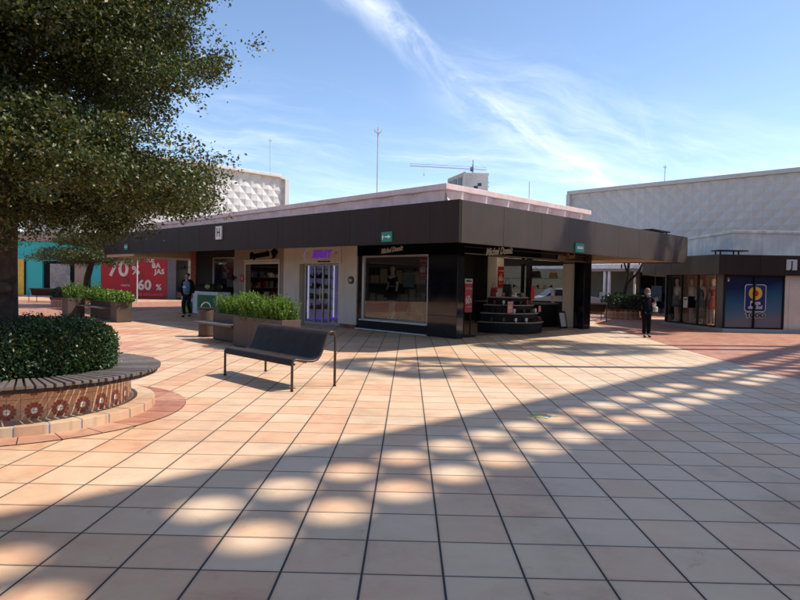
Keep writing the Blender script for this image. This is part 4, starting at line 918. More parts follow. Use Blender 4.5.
# right one: long box, low back box, cantilevered plank
T = thing('planter_bench', uv(7.4, 12.5), 'brown metal planter with a cantilevered plank seat, behind the lone steel bench', 'planter')
planter_box(T, 7.20, 7.68, 10.92, 12.95, .71); planter_box(T, 7.58, 8.05, 12.96, 14.66, .69)
MB(UV).box(7.14, 7.56, 12.96, 14.85, .43, .475).build('seat_plank', 'bench_wood', T, bevel=0.005); MB(UV).box(7.2, 7.56, 13.0, 14.6, .40, .429).build('seat_support', 'bench_paint', T)
plants([uv(u, t, .64) for u in (7.3, 7.44, 7.58) for t in np.arange(11.05, 12.9, .155)], 'fern', 'upright bright green plant in the brown planter behind the lone steel bench', 'spiky plants in the right planter', 1.0)
plants([uv(u, t, .62) for u in (7.7, 7.83, 7.95) for t in np.arange(13.05, 14.6, .16)], 'fern', 'upright bright green plant above the plank seat beside the trash bin', 'spiky plants over the plank seat', .95)
# left one
T = thing('planter_bench', uv(7.7, 23.6), 'brown metal planter pair with a plank seat between, left of the building shadow', 'planter')
planter_box(T, 7.70, 8.22, 21.75, 22.35, .72); planter_box(T, 7.15, 7.75, 25.2, 25.9, .74)
planter_box(T, 7.95, 8.35, 22.36, 25.19, .70)
MB(UV).box(7.45, 7.93, 22.36, 25.19, .44, .485).build('seat_plank', 'bench_wood', T, bevel=0.005)
plants([uv(u, t, .64) for u in (7.85, 8.08) for t in (21.9, 22.15)] + [uv(u, t, .62) for u in (7.98, 8.2) for t in np.arange(22.5, 25.2, .26)] , 'broad', 'broad-leaved bright green plant in the brown planter pair on the left', 'leafy plants in the left planter', 1.2)
plants([uv(u, t, .66) for u in (7.25, 7.45, 7.65) for t in (25.3, 25.5, 25.7)] + [uv(7.9, t, .66) for t in (24.2, 24.6, 25.0)], 'fern', 'tall grassy bright plant at the left end of the far planter pair', 'grassy plants in the left planter', 1.15)

# trash bin
tb = uv(7.78, 15.45)
T = thing('trash_bin', tb, 'dark bronze round trash bin with chrome hoop beside the plank seat', 'trash bin')
MB().lathe([(0, .03), (.175, .03), (.185, .05), (.205, .74), (.20, .76), (.17, .76), (.165, .6), (0, .6)], tb.x, tb.y, 28).build('body', 'planter_brown', T, smooth=True)
MB().lathe([(.0, 0), (.215, 0), (.215, .03), (0, .031)], tb.x, tb.y, 28).build('base', 'bench_paint', T)
MB().lathe([(.21, .74), (.222, .745), (.222, .775), (.175, .785), (.165, .76)], tb.x, tb.y, 28).build('rim', 'bench_paint', T, smooth=True)
MB().tube([tb + Vector((.15 * math.cos(a) * S2 * 1.2 - 0, .15 * math.cos(a) * S2 * -1.2 * -1 * 0 + .0, .76 + .16 * math.sin(a))) for a in [math.pi * k / 12 for k in range(13)]], .018, 8).build('hoop', 'chrome', T, smooth=True)

# ------------------------------------------------------------------ building J
J = thing('corner_shop', (11.3, 22.2, 0), 'corner shop with dark fascia, mannequin windows and white parapet at the right edge', 'building')
jb = lambda: MB()
def jp(m, n, mt, **k): return m.build(n, mt, J, **k)
# fascia
m = MB()
fp = [(9.75, 25.85), (10.0, 25.12), (10.3, 24.27), (10.62, 23.35), (11.0, 22.0)]
for a, b in zip(fp[:-1], fp[1:]):
    a = Vector((*a, 0)); b = Vector((*b, 0)); d = (b - a).normalized() * .005; nn = Vector((0.07, 0.02, 0)); a += d; b -= d
    m.prism([(a.x, a.y), (b.x, b.y), (b.x + nn.x, b.y + nn.y), (a.x + nn.x, a.y + nn.y)], 2.06, 2.77)
jp(m, 'side_fascia', 'grey_metal', bevel=0.003)  # greyer than the front fascia: reflected sky put into the colour
m = MB()
for a, b in ((11.01, 12.45), (12.46, 13.9), (13.91, 15.3), (15.31, 16.5)): m.box(a, b, 22.0, 22.07, 2.06, 2.77)
jp(m, 'front_fascia', 'dark_shade_bronze', bevel=0.003)
jp(MB().prism([(9.85, 25.85), (11.08, 22.08), (16.48, 22.08), (16.48, 30), (11.9, 30)], 2.09, 2.74), 'roof_slab', 'roof_grey')
jp(MB().box(12.0, 16.4, 23.0, 29.5, 2.74, 3.62), 'parapet', 'render_white')
jp(MB().box(11.93, 16.47, 22.93, 29.57, 3.621, 3.72), 'parapet_cap', 'render_white', bevel=0.01)
jp(MB().prism([(10.62, 25.95), (11.22, 22.02), (16.4, 22.02), (16.4, 25.95)], 0.0, 0.13), 'plinth', 'concrete', bevel=0.01)
jp(MB().box(13.45, 16.4, 22.2, 22.35, .13, 2.08), 'cream_wall', 'cream_wall')
jp(MB().box(13.62, 14.6, 22.185, 22.2, .14, 1.9), 'cream_door', 'cream_wall', bevel=0.003)
jp(MB().box(11.30, 11.36, 22.18, 22.28, .13, 2.08).box(13.40, 13.46, 22.18, 22.28, .13, 2.08).box(11.36, 13.40, 22.18, 22.28, 1.99, 2.08).box(11.36, 13.40, 22.18, 22.28, .13, .18).box(12.35, 12.40, 22.16, 22.28, .18, 1.99), 'window_frame', 'black_matte')
jp(MB().box(11.36, 12.35, 22.22, 22.235, .18, 1.99).box(12.40, 13.40, 22.22, 22.235, .18, 1.99), 'printed_film', 'blue_film')
# left face, from (11.3,22.2) back to (10.72,25.8)
A = Vector((11.3, 22.24, 0)); B = Vector((10.72, 25.75, 0)); DV = (B - A).normalized(); NV = Vector((-DV.y, DV.x, 0)) * 1.0
if NV.x > 0: NV = -NV          # NV points out of the shop, to the left
LF = Matrix(((DV.x, -NV.x, 0, A.x), (DV.y, -NV.y, 0, A.y), (0, 0, 1, 0), (0, 0, 0, 1)))   # local x along the face going back, local y into the shop
LT = (B - A).length
m = MB(LF)
for x in (0.36, 1.45, 2.48, LT - .05): m.box(x, x + .05, 0, .08, .13, 2.08)
m.box(0.41, LT - .05, 0, .08, .13, .19); jp(m, 'side_mullions', 'black_matte')
jp(MB(LF).box(0.0, 0.36, 0.0, .12, .13, 2.08), 'corner_panel', 'grey_metal')
jp(MB(LF).box(.41, 1.45, .03, .04, .19, 2.08).box(1.50, 2.48, .03, .04, .19, 2.08).box(2.53, LT - .05, .03, .04, .19, 2.08), 'side_pane', 'clear_glass')
jp(MB(LF).box(.0, LT, .62, .66, .13, 2.08), 'window_backdrop', 'warm_panel')
m = MB(LF)
for x in (0.6, .95, 1.3, 1.7, 2.0, 2.3, 2.7, 3.1): m.box(x, x + .02, .585, .615, .14, 2.07)
m.box(2.55, LT - .1, .585, .615, 1.6, 1.62).box(2.55, LT - .1, .585, .615, 1.2, 1.22).box(2.55, LT - .1, .585, .615, .7, .72); jp(m, 'rail', 'mannequin_skin')
jp(MB().box(16.3, 16.4, 22.35, 29.5, .0, 2.08).box(12.3, 16.3, 29.4, 29.5, 0, 2.08).prism([(10.72, 25.8), (10.85, 25.8), (12.5, 29.4), (12.35, 29.4)], 0, 2.08).box(11.9, 16.3, 25.9, 25.95, .13, 2.08), 'rear_walls', 'interior_grey')
T = thing('window_fill_lamp', LF @ Vector((1.8, .3, 2.0)), 'hidden upright strip lamp added to brighten the mannequin window', 'lamp'); MB(LF).box(.12, .18, .2, .26, .3, 1.9).build('tube', 'fill_lamp', T); MB(LF).box(.08, .119, .17, .29, .25, 1.95).build('housing', 'silver', T)  # lamp tucked behind the corner panel, added to light the mannequins
q = Vector((13.55, 22.0, 2.44)); T, o = plate(q, 'y', .37, .37, 'grey_shade_plaster', 'block_letter_sign', 'grey square plate with the letter J on the dark fascia', 'sign', .03)
text('J', .36, q + o, 'y', 'black_matte', T, 'letter', .004, bold=.003)
# mall logo on the film
q = Vector((12.44, 22.215, 1.24)); T = thing('logo_poster', q, 'blue poster with a yellow and red sun emblem reading Plaza del Sol, TODO below', 'poster')
def rrect(w, h, r, y, dz=0):
    pts = []
    for cx, cz, a0 in ((w/2 - r, h/2 - r, 0), (-w/2 + r, h/2 - r, 90), (-w/2 + r, -h/2 + r, 180), (w/2 - r, -h/2 + r, 270)):
        for k in range(5): a = R(a0 + k * 22.5); pts.append((q.x + cx + r * math.cos(a), y, q.z + dz + cz + r * math.sin(a)))
    return pts
m = MB(); m.add(rrect(.76, .98, .09, 22.214), [tuple(range(20))]); m.build('white_border', 'off_white', T)
m = MB(); m.add(rrect(.71, .93, .07, 22.210), [tuple(range(20))]); m.build('blue_field', 'logo_blue', T)
m = MB()
for k in range(16):
    a = 2 * math.pi * k / 16; c_ = (q.x + .20 * math.cos(a), q.z + .17 + .20 * math.sin(a)); m.add([(c_[0] + .047 * math.cos(b), 22.207, c_[1] + .047 * math.sin(b)) for b in [6.283 * i / 10 for i in range(10)]], [tuple(range(10))])
m.add([(q.x + .17 * math.cos(b), 22.206, q.z + .17 + .17 * math.sin(b)) for b in [6.283 * i / 24 for i in range(24)]], [tuple(range(24))]); m.build('sun_petals', 'logo_yellow', T)
m = MB(); m.add([(q.x + .115 * math.cos(b), 22.204, q.z + .17 + .115 * math.sin(b)) for b in [6.283 * i / 24 for i in range(24)]], [tuple(range(24))]); m.build('sun_centre', 'logo_red', T)
text('Plaza', .185, (q.x, 22.206, q.z - .17), 'y', 'off_white', T, 'lettering', .002, bold=.006, shear=.1)
text('del Sol', .185, (q.x, 22.206, q.z - .33), 'y', 'off_white', T, 'lettering', .002, bold=.006, shear=.1)
text('TODO', .21, (q.x + .02, 22.206, q.z - .63), 'y', 'cloth_black', T, 'caption', .002, bold=.012, spacing=1.15)
text('TODO', .21, (q.x + .02, 22.211, q.z - .63), 'y', 'off_white', T, 'caption_outline', .0015, bold=.028, spacing=1.15)
MB().box(12.352, 12.398, 22.14, 22.159, .18, 1.98).build('cover_strip', 'black_matte', T)
T = thing('window_sticker', (11.46, 22.21, 1.85), 'tiny orange and white sticker in the top left corner of the blue window', 'sticker'); MB().box(11.43, 11.50, 22.205, 22.215, 1.88, 1.95).build('orange_patch', 'sticker_orange', T); MB().box(11.44, 11.49, 22.205, 22.215, 1.82, 1.878).build('white_patch', 'off_white', T)
T = thing('paper_notice', LF @ Vector((2.2, .02, 1.0)), 'white paper notice taped to the middle mannequin window', 'notice'); MB(LF).box(2.08, 2.36, .012, .018, .78, 1.2).build('sheet', 'off_white', T); MB(LF).box(2.12, 2.32, .006, .010, 1.08, 1.14).build('heading', 'store_grey', T)
# low vents standing on the roofs
def vent(x0, x1, y, z, label):
    T = thing('roof_vent', ((x0 + x1) / 2, y, z), label, 'roof vent')
    MB().box(x0, x1, y, y + .5, z + .16, z + .20).build('cap', 'dark_shade_bronze', T)
    for x in (x0 + .1, x1 - .35):
        MB().box(x, x + .04, y + .05, y + .09, z, z + .16).build('leg', 'black_matte', T); MB().box(x, x + .04, y + .4, y + .44, z, z + .16).build('leg', 'black_matte', T)
vent(11.05, 12.15, 22.2, 2.745, 'low dark vent frame on the roof edge of the corner shop')
T = thing('roof_vent', uv(20.9, 9.6, 3.37), 'low dark vent frame on the far end of the long canopy', 'roof vent'); MB(UV).box(21.3, 22.8, 9.3, 9.9, 3.56, 3.60).build('cap', 'dark_shade_bronze', T)
for u, t_ in ((21.4, 9.4), (22.7, 9.4), (21.4, 9.8), (22.7, 9.8)): MB(UV).box(u - .02, u + .02, t_ - .02, t_ + .02, 3.361, 3.56).build('leg', 'black_matte', T)

# ------------------------------------------------------------------ quilted white department store blocks
T = thing('quilted_store', uv(37.7, 14), 'large white diamond-quilted windowless building on the right, in shade', 'building')
relief((37.7, 22.2, 3.2), (0, -1, 0), (0, 0, 1), (-1, 0, 0), 24, 4.55, .95, .88, .13, UV).build('quilted_wall', 'grey_shade_plaster', T)  # white wall, its shade put into a greyer plaster
relief((37.7, 22.2, 3.2), (1, 0, 0), (0, 0, 1), (0, 1, 0), 20, 4.55, .95, .88, .075, UV).build('quilted_wall', 'grey_shade_plaster', T)
MB(UV).box(37.72, 57.7, -1.8, 22.18, 0, 7.74).build('core', 'grey_shade_plaster', T)
MB(UV).box(37.45, 57.8, -1.9, 22.35, 7.76, 8.0).build('cornice', 'grey_shade_plaster', T, bevel=.02); MB(UV).box(37.42, 37.7, 22.1, 22.38, 0, 7.75).build('corner_trim', 'grey_shade_plaster', T)
T = thing('quilted_store', uv(28, 58), 'white diamond-quilted windowless building behind the big tree, in full sun', 'building')
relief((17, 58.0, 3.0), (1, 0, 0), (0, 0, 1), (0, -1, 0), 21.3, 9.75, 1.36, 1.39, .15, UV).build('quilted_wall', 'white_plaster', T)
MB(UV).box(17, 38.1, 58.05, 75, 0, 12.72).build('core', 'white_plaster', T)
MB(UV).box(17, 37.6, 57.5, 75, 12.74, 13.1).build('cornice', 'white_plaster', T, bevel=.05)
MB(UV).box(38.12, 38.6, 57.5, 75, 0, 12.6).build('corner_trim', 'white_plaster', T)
m = MB(UV); m.add([(37.35, 57.55, 12.72), (37.61, 57.55, 13.08), (38.59, 57.55, 12.6), (38.12, 57.55, 12.6), (37.35, 58.0, 12.72), (37.61, 58.0, 13.08), (38.59, 58.0, 12.6), (38.12, 58.0, 12.6)], [(0,3,2,1),(4,5,6,7),(0,1,5,4),(1,2,6,5),(2,3,7,6),(3,0,4,7)]); m.build('clipped_corner', 'white_plaster', T)

# ------------------------------------------------------------------ shops far left
T = thing('sale_shop', (-19, 45, 0), 'dark grey shop with a large red sale poster, behind the left planters', 'building')
MB().box(-22.65, -17.1, 45.0, 50, 0, 3.4).box(-15.85, -8.0, 45.0, 50, 0, 3.4).box(-17.1, -15.85, 45.0, 45.3, 3.15, 3.4).box(-17.1, -15.85, 49, 50, 0, 3.4).build('wall', 'store_grey', T)
MB().box(-22.65, -8, 44.0, 50, 3.4, 4.6).build('fascia', 'dark_shade_bronze', T); MB().box(-17.1, -15.85, 45.05, 45.1, .15, 3.15).build('window', 'soft_glass', T)
MB().box(-17.1, -15.85, 47.5, 47.6, 0.02, 3.4).build('back_wall', 'glowing_interior', T)  # wall glows by itself, standing in for the lit room
for x in (-16.8, -16.2): MB().tube([(x, 46, 3.1), (x, 46, 2.5)], .01, 5).tube([(x, 46, 2.5), (x, 46, 2.3)], [.04, .07], 8).build('pendant_lamp', 'black_matte', T)
MB().tube([(-16.9, 46, 2.4), (-16.0, 46, 2.4)], .02, 5).build('rail', 'store_grey', T); MB().ellip((-16.5, 46.2, .9), .6, .4, .5, 10, 6).build('window_plants', 'leaf_hedge', T)
q = Vector((-20.2, 44.99, 1.6)); T, o = plate(q, 'y', 4.85, 3.12, 'red_print', 'sale_wall_poster', 'huge red REBAJAS poster offering 70 and 60 percent, behind the left planters', 'poster', .03)
q = q + o
for s, x, z in (('RE', -18.98, 2.86), ('BA', -18.55, 2.44), ('JAS', -18.30, 2.0)): text(s, .50, (x, q.y, z), 'y', 'off_white', T, 'lettering', .004, bold=.018, spacing=1.05)
text('70', 1.55, (-21.35, q.y, 2.12), 'y', 'off_white', T, 'number', .004, bold=.035); text('%', .85, (-20.05, q.y, 2.05), 'y', 'off_white', T, 'percent_sign', .004, bold=.02)
text('60', 1.0, (-19.4, q.y, .98), 'y', 'off_white', T, 'number', .004, bold=.03); text('%', .58, (-18.35, q.y, .85), 'y', 'off_white', T, 'percent_sign', .004, bold=.015)
text('HASTA', .22, (-20.8, q.y, .95), 'y', 'off_white', T, 'small_lettering', .004); text('DE DESCUENTO', .25, (-18.95, q.y, .30), 'y', 'pink_print', T, 'small_lettering', .004)
m = MB(); m.add([(-20.9, q.y - .002, .95), (-20.55, q.y - .002, .95), (-20.45, q.y - .002, 1.5), (-20.95, q.y - .002, 1.6)], [(0, 1, 2, 3)]); m.add([(-19.9, q.y - .002, 1.3), (-19.3, q.y - .002, 1.3), (-19.4, q.y - .002, 1.75), (-19.6, q.y - .002, 2.0), (-19.8, q.y - .002, 1.75)], [(0, 1, 2, 3, 4)]); m.build('bag_print', 'dark_red_print', T)
T = thing('awning_post', (-16.1, 35.5, 0), 'thin grey post standing before the red sale poster', 'post'); MB().tube([(-15.75, 35.5, 0), (-15.75, 35.5, 3.0)], .04, 8).build('shaft', 'grey_shade_plaster', T); MB().tube([(-17.9, 35.5, 3.0), (-15.7, 35.5, 3.02)], .03, 8).build('arm', 'grey_shade_plaster', T)
T = thing('teal_shop', (-26, 45.0, 0), 'teal painted shop front with a tan band above, far left', 'building')
MB().box(-27.1, -24.7, 45.4, 50, 0, 4.1).box(-60, -27.0, 45.0, 50, 0, 4.08).box(-24.6, -22.66, 45.0, 50, 0, 4.08).box(-27.0, -24.6, 45.0, 45.4, 2.65, 4.08).build('wall', 'teal_paint', T)
MB().box(-60, -22.66, 44.7, 50, 4.09, 4.75).build('band', 'tan_wall', T)
MB().box(-24.55, -23.7, 44.9, 44.98, 0, 3.0).build('grey_pier', 'tan_wall', T); MB().box(-28.9, -28.3, 44.93, 44.99, 0, 2.75).build('yellow_door', 'yellow_paint', T); MB().box(-28.3, -28.2, 44.9, 44.98, 0, 2.75).build('dark_post', 'black_matte', T)
MB().box(-27.0, -24.6, 45.2, 45.3, .1, 2.65).build('shop_window', 'black_gloss', T)
MB().box(-60, -22.7, 44.6, 44.99, 0, .12).build('skirting', 'concrete', T)
T = thing('photo_poster', (-25.8, 45.1, .3), 'collage photo poster in the window of the teal shop', 'poster'); MB().box(-26.5, -25.0, 45.12, 45.16, .4, 2.45).build('panel', 'photo_collage', T)

# ------------------------------------------------------------------ beyond the passage on the right
T = thing('glass_shop', uv(37.3, 16), 'olive and glass shop front beyond the passage with a white awning', 'building')
m = MB(UV); m.box(37.2, 37.6, 17.0, 22.1, 0, 3.15).box(37.2, 37.6, 5, 11.5, 0, 3.15).box(37.2, 37.6, 11.5, 17.0, 2.45, 3.15).box(37.2, 37.6, 11.5, 17.0, 0, .3); m.build('wall', 'olive_wall', T)
MB(UV).box(37.3, 37.34, 11.5, 17.0, .3, 2.45).build('window', 'green_glass', T); MB(UV).box(37.5, 37.6, 11.5, 17.0, .3, 2.45).build('back_wall', 'olive_wall', T)
for t_ in (16.95, 16.0, 13.6): MB(UV).box(37.25, 37.29, t_, t_ + .06, .3, 2.45).build('mullion', 'grey_metal', T)
MB(UV).box(36.9, 37.15, 15.0, 15.25, 0, 3.1).build('white_column', 'white_paint', T)
for t_ in (17.12, 16.85): MB(UV).box(33.1, 33.25, t_, t_ + .13, 0, 2.5).build('awning_column', 'white_paint', T)
MB(UV).box(33.1, 33.2, 15.35, 15.45, 0, 2.5).build('awning_column', 'cream_wall', T)
m = MB(UV); m.add([(33, 22, 2.58), (33, 14.9, 2.58), (37.1, 14.9, 3.0), (37.1, 22, 3.0), (33, 22, 2.83), (33, 14.9, 2.83), (37.1, 14.9, 3.1), (37.1, 22, 3.1)], [(0,3,2,1),(4,5,6,7),(0,1,5,4),(1,2,6,5),(2,3,7,6),(3,0,4,7)]); m.build('awning', 'awning_white', T)
MB(UV).box(32.97, 32.99, 16.08, 16.14, 2.59, 2.83).build('awning_joint', 'black_matte', T); MB(UV).box(33.0, 33.06, 14.9, 22, 2.42, 2.575).build('awning_beam', 'tan_wall', T)
brick_ring('brick_planter', 10.75, 30.6, 1.0, .42, 'red brick planter beyond the passage, behind the woman in black', 1.05, 1.12, 'dark green shrub in the red brick planter beyond the passage', 6000)
rg = np.random.RandomState(8)
T = thing('passage_tree', (10.75, 30.6, .45), 'bare-stemmed forked tree in the brick planter beyond the passage', 'tree')
MB().tube([(10.7, 30.6, .4), (10.72, 30.6, 1.4), (10.85, 30.6, 2.1), (10.9, 30.6, 3.6)], [.11, .1, .08, .05], 8).tube([(10.8, 30.6, 1.75), (11.3, 30.5, 2.25), (11.8, 30.4, 3.4)], [.07, .06, .03], 8).tube([(10.85, 30.6, 2.1), (10.5, 30.7, 3.3)], [.05, .03], 6).build('trunk', 'bark', T, smooth='all')
leafmesh('crown', 'leaf_far', np.concatenate([spray(rg, tier_clusters(rg, 11.2, 30.6, 1.7, 2.75, 4.1, 170, lob), 30, .13), spray(rg, np.array([[11.6, 30.3, 2.5], [11.1, 30.4, 2.42], [11.9, 30.3, 2.55]]), 30, .1)]), .08, T)
T = thing('display_board', uv(36, 15.4), 'blue grey board on two legs before the glass shop', 'sign stand'); MB(UV).box(36.0, 36.05, 15.1, 15.7, .75, 1.65).build('board', 'cloth_denim', T)
for x in (15.1, 15.65): MB(UV).box(36.06, 36.1, x, x + .05, 0, 1.7).build('leg', 'black_matte', T)
# row of small display tables under the awning
for i, x in enumerate((18.4, 17.4, 16.3)):
    T = thing('display_table', uv(35.5, x), ('%s display table under the white awning' % ('leftmost', 'middle', 'rightmost')[i]), 'table', 'tables under the awning'); MB(UV).box(35.2, 35.7, x - .35, x + .35, .7, .78).build('table_top', 'interior_grey', T)
    for a in (-.3, .3): MB(UV).box(35.25, 35.65, x + a - .03, x + a + .03, 0, .7).build('leg', 'black_matte', T)
    MB(UV).box(35.3, 35.6, x - .22, x + .22, .781, 1.2).build('goods_box', ('off_white', 'cloth_navy', 'black_matte')[i], T)
def car(x, y, mat, label):
    T = thing('parked_car', (x, y, 0), label, 'car', 'cars parked beyond the passage'); m = MB(Matrix.Translation((x, y, 0)))
    prof = [(-2.1, .35), (-2.15, .6), (-2.0, .82), (-1.2, .92), (-.6, 1.38), (.7, 1.42), (1.45, .98), (2.05, .9), (2.12, .6), (2.05, .35)]
    n = len(prof); m.add([(a, -.85, z) for a, z in prof] + [(a, .85, z) for a, z in prof], [tuple(range(n)), tuple(range(2 * n - 1, n - 1, -1))] + [(i, i + n, (i + 1) % n + n, (i + 1) % n) for i in range(n)]); m.build('body', mat, T, bevel=.06)
    m = MB(Matrix.Translation((x, y, 0))); m.add([(-1.05, -.862, .96), (-.55, -.862, 1.32), (.62, -.862, 1.36), (1.25, -.862, .98)], [(0, 1, 2, 3)]); m.build('side_window', 'dark_window', T)
    m = MB(Matrix.Translation((x, y, 0))); m.add([(-1.18, -.75, .94), (-1.18, .75, .94), (-.62, .7, 1.37), (-.62, -.7, 1.37)], [(0, 1, 2, 3)]); m.build('windscreen', 'dark_window', T)
    for wx in (-1.35, 1.35):
        w = MB(Matrix.Translation((x, y, 0))).tube([(wx, -.88, .32), (wx, -.68, .32)], .32, 20).build('wheel', 'rubber', T); MB(Matrix.Translation((x, y, 0))).tube([(wx, -.885, .32), (wx, -.875, .32)], .19, 14).build('rim', 'chrome', w)
    for wx in (-1.35, 1.35):
        w = MB(Matrix.Translation((x, y, 0))).tube([(wx, .88, .32), (wx, .68, .32)], .32, 20).build('wheel', 'rubber', T)
    MB(Matrix.Translation((x, y, 0))).ellip((-2.08, -.6, .66), .06, .16, .09, 8, 6).build('headlight', 'off_white', T)
car(8.9, 36.0, 'car_paint', 'silver car partly hidden behind the black end pillar'); car(4.6, 38.5, 'off_white', 'white car seen through the side window of the shoe shop')

# ------------------------------------------------------------------ far tower with crane, aerials
T = thing('tower_block', (14, 155, 0), 'unfinished grey concrete high-rise in the far distance', 'building')
MB().box(12.9, 18.8, 150, 162, 0, 27.8).build('concrete_face', 'concrete_light', T)
m = MB(); m.add([(12.9, 150, 0), (12.9, 150, 28.6), (9.6, 160, 28.6), (9.6, 160, 0), (12.9, 162, 0), (12.9, 162, 28.6)], [(0, 3, 2, 1), (1, 2, 5)]); m.build('side_face', 'concrete', T)
MB().box(12.8, 13.4, 149.8, 150.0, 0, 28.7).box(12.9, 18.9, 149.7, 150, 27.82, 28.4).box(13.4, 15.7, 149.9, 150.0, 26.9, 27.8).build('frame', 'concrete_light', T)
for k in range(3):
    for j in range(3):
        a = Vector((12.9, 149.9, 0)).lerp(Vector((9.6, 159.9, 0)), .12 + .3 * k); b = Vector((12.9, 149.9, 0)).lerp(Vector((9.6, 159.9, 0)), .34 + .3 * k); o_ = Vector((-.06, -.03, 0))
        m = MB(); m.add([a + o_ + Vector((0, 0, 24.4 - 3 * j)), b + o_ + Vector((0, 0, 24.4 - 3 * j)), b + o_ + Vector((0, 0, 27.6 - 3 * j)), a + o_ + Vector((0, 0, 27.6 - 3 * j))], [(0, 1, 2, 3)]); m.build('open_bay', 'dark_window', T)
for x, z in ((15.4, 24.6), (16.3, 25.3)): MB().box(x, x + .9, 149.9, 149.98, z, z + .7).build('window', 'dark_window', T)
for z in (26.2, 25.2, 24.1): MB().box(18.8, 19.1, 150.2, 151, z, z + .12).build('balcony', 'concrete', T)
for x, w, h in ((13.2, .9, .5), (17.3, .7, .5), (15.9, .6, .35)): MB().box(x, x + w, 152, 153, 27.82, 28.3 + h).build('roof_plant', 'cloth_denim', T)
T = thing('tower_crane', (14.9, 149.0, 0), 'thin tower crane with a long jib over the distant high-rise', 'crane')
pm('crane_grey', (.45, .47, .52), .6)
MB().box(14.7, 15.1, 148.5, 148.9, 0, 30.2).build('mast', 'crane_grey', T); MB().tube([(14.9, 148.7, 28.0), (14.9, 148.7, 31.3)], .10, 4).build('apex', 'cloth_denim', T); MB().box(14.3, 15.0, 148.4, 149, 28.6, 29.5).build('cab', 'cloth_denim', T)
m = MB(); jz = lambda x: 28.5 + (14.9 - x) * .075
for dz, dy in ((0, -.3), (0, .3), (.55, 0)): m.tube([(-.2, 148.7 + dy, jz(-.2) + dz), (18.2, 148.7 + dy, 29.0 + dz)], .055, 4)
for k in range(36): x = -.2 + k * .5; m.tube([(x, 148.4, jz(x)), (x + .25, 148.7, jz(x) + .55), (x + .5, 148.4, jz(x))], .03, 3)
m.build('jib', 'crane_grey', T); MB().tube([(14.9, 148.7, 32.2), (7, 148.7, jz(7) + .5)], .02, 3).tube([(14.9, 148.7, 32.2), (17.8, 148.7, 29.5)], .02, 3).build('stay', 'crane_grey', T); MB().tube([(3.2, 148.7, jz(3.2)), (3.2, 148.7, 27.8)], .03, 3).box(3.1, 3.3, 148.6, 148.8, 27.3, 27.8).build('hook', 'crane_grey', T)
def aerial(x, y, z0, z1, r, label, prongs=True):
    T = thing('aerial_mast', (x, y, z0), label, 'aerial'); MB().tube([(x, y, z0), (x, y, z1)], r, 6).build('pole', 'crane_grey', T)
    if prongs:
        m = MB(); k = (z1 - z0) * .02 + .06
        for dx in (-1, 1): m.tube([(x, y, z1 - 2 * k), (x + dx * k, y, z1 - 1.2 * k), (x + dx * k, y, z1 - .6 * k)], r * .7, 5)
        m.build('prongs', 'crane_grey', T)
aerial(-1.4, 26.0, 3.9, 8.05, .028, 'tall lightning mast on the pink parapet roof'); aerial(-16.9, 74, 12.8, 18.5, .04, 'thin mast behind the sunlit quilted building'); aerial(18.8, 46, 8.0, 10.6, .03, 'thin mast on the roof of the shaded quilted building'); aerial(11.9, 62, 0, 11.9, .035, 'faint distant mast right of the high-rise', False)
T = thing('shop_arcade', (-33, 12, 0), 'long dark shop arcade out of the picture on the left', 'building'); MB().box(-44, -33, -14, 34, 0, 4.0).build('wall', 'store_grey', T); MB().box(-33, -29.5, -14, 34, 3.0, 4.3).build('canopy', 'dark_shade_bronze', T)
for y in range(-12, 34, 5): MB().box(-33.02, -32.98, y, y + 4, .3, 2.8).build('shop_window', 'black_gloss', T)
T = thing('street_backdrop_wall', (5, 70, 0), 'long low pale wall of the shops far behind the central block', 'building'); MB().box(-30, 60, 70, 80, 0, 4.2).build('wall', 'olive_wall', T)

# ------------------------------------------------------------------ unseen arcade added behind the viewer so its pierced roof shades the near paving
HZ = 19.0; T = thing('shade_arcade', uv(14, -14), 'unseen tall arcade added behind the viewer, its pierced flat roof shading the paving', 'building')
MB(UV).box(-3, 46, -22, -11.4, 0, 6.0).build('wall', 'olive_wall', T)
for u in range(0, 46, 9): MB(UV).box(u, u + .5, -11.3, -10.8, 0, HZ - .01).build('column', 'white_paint', T)
m = MB(UV)
for z in (1.0,):
    u = -1.5
    while u < 40: m.box(u, u + 2.2, -11.4, -11.37, z, z + 2.2); u += 3.2
m.build('window_band', 'dark_window', T)
su, st_ = .587, -.474
te = 4.6 + st_ * HZ; us = su * HZ
MB(UV).box(-3, 46, -11.4, 2.91 + st_ * HZ - .0, HZ, HZ + .08).build('roof_slab', 'white_paint', T)
MB(UV).box(-3, 46, 4.13 + st_ * HZ, te, HZ, HZ + .08).build('roof_edge', 'white_paint', T)
m = MB(UV); m.v = []; vs = []; fs = []
def holecell(uc, tc, hu, ht, r, hole=True):
    global vs, fs
    b = len(vs); n = 20
    if not hole:
        m.box(uc - hu, uc + hu, tc - ht, tc + ht, HZ, HZ + .08); return
    for z in (HZ, HZ + .08):
        for k in range(n):
            a = 2 * math.pi * (k + .5) / n; c_, s_ = math.cos(a), math.sin(a); q_ = 1 / max(abs(c_), abs(s_)); vs.append((uc + hu * c_ * q_, tc + ht * s_ * q_, z))
        for k in range(n):
            a = 2 * math.pi * (k + .5) / n; vs.append((uc + r * math.cos(a) * 1.02, tc + r * math.sin(a) * .95, z))
    for k in range(n):
        k2 = (k + 1) % n; fs += [(b + k, b + k2, b + n + k2, b + n + k), (b + 2*n + k, b + 3*n + k, b + 3*n + k2, b + 2*n + k2), (b + n + k, b + n + k2, b + 3*n + k2, b + 3*n + k)]
sp = .617; k0 = .745 - 40 * sp
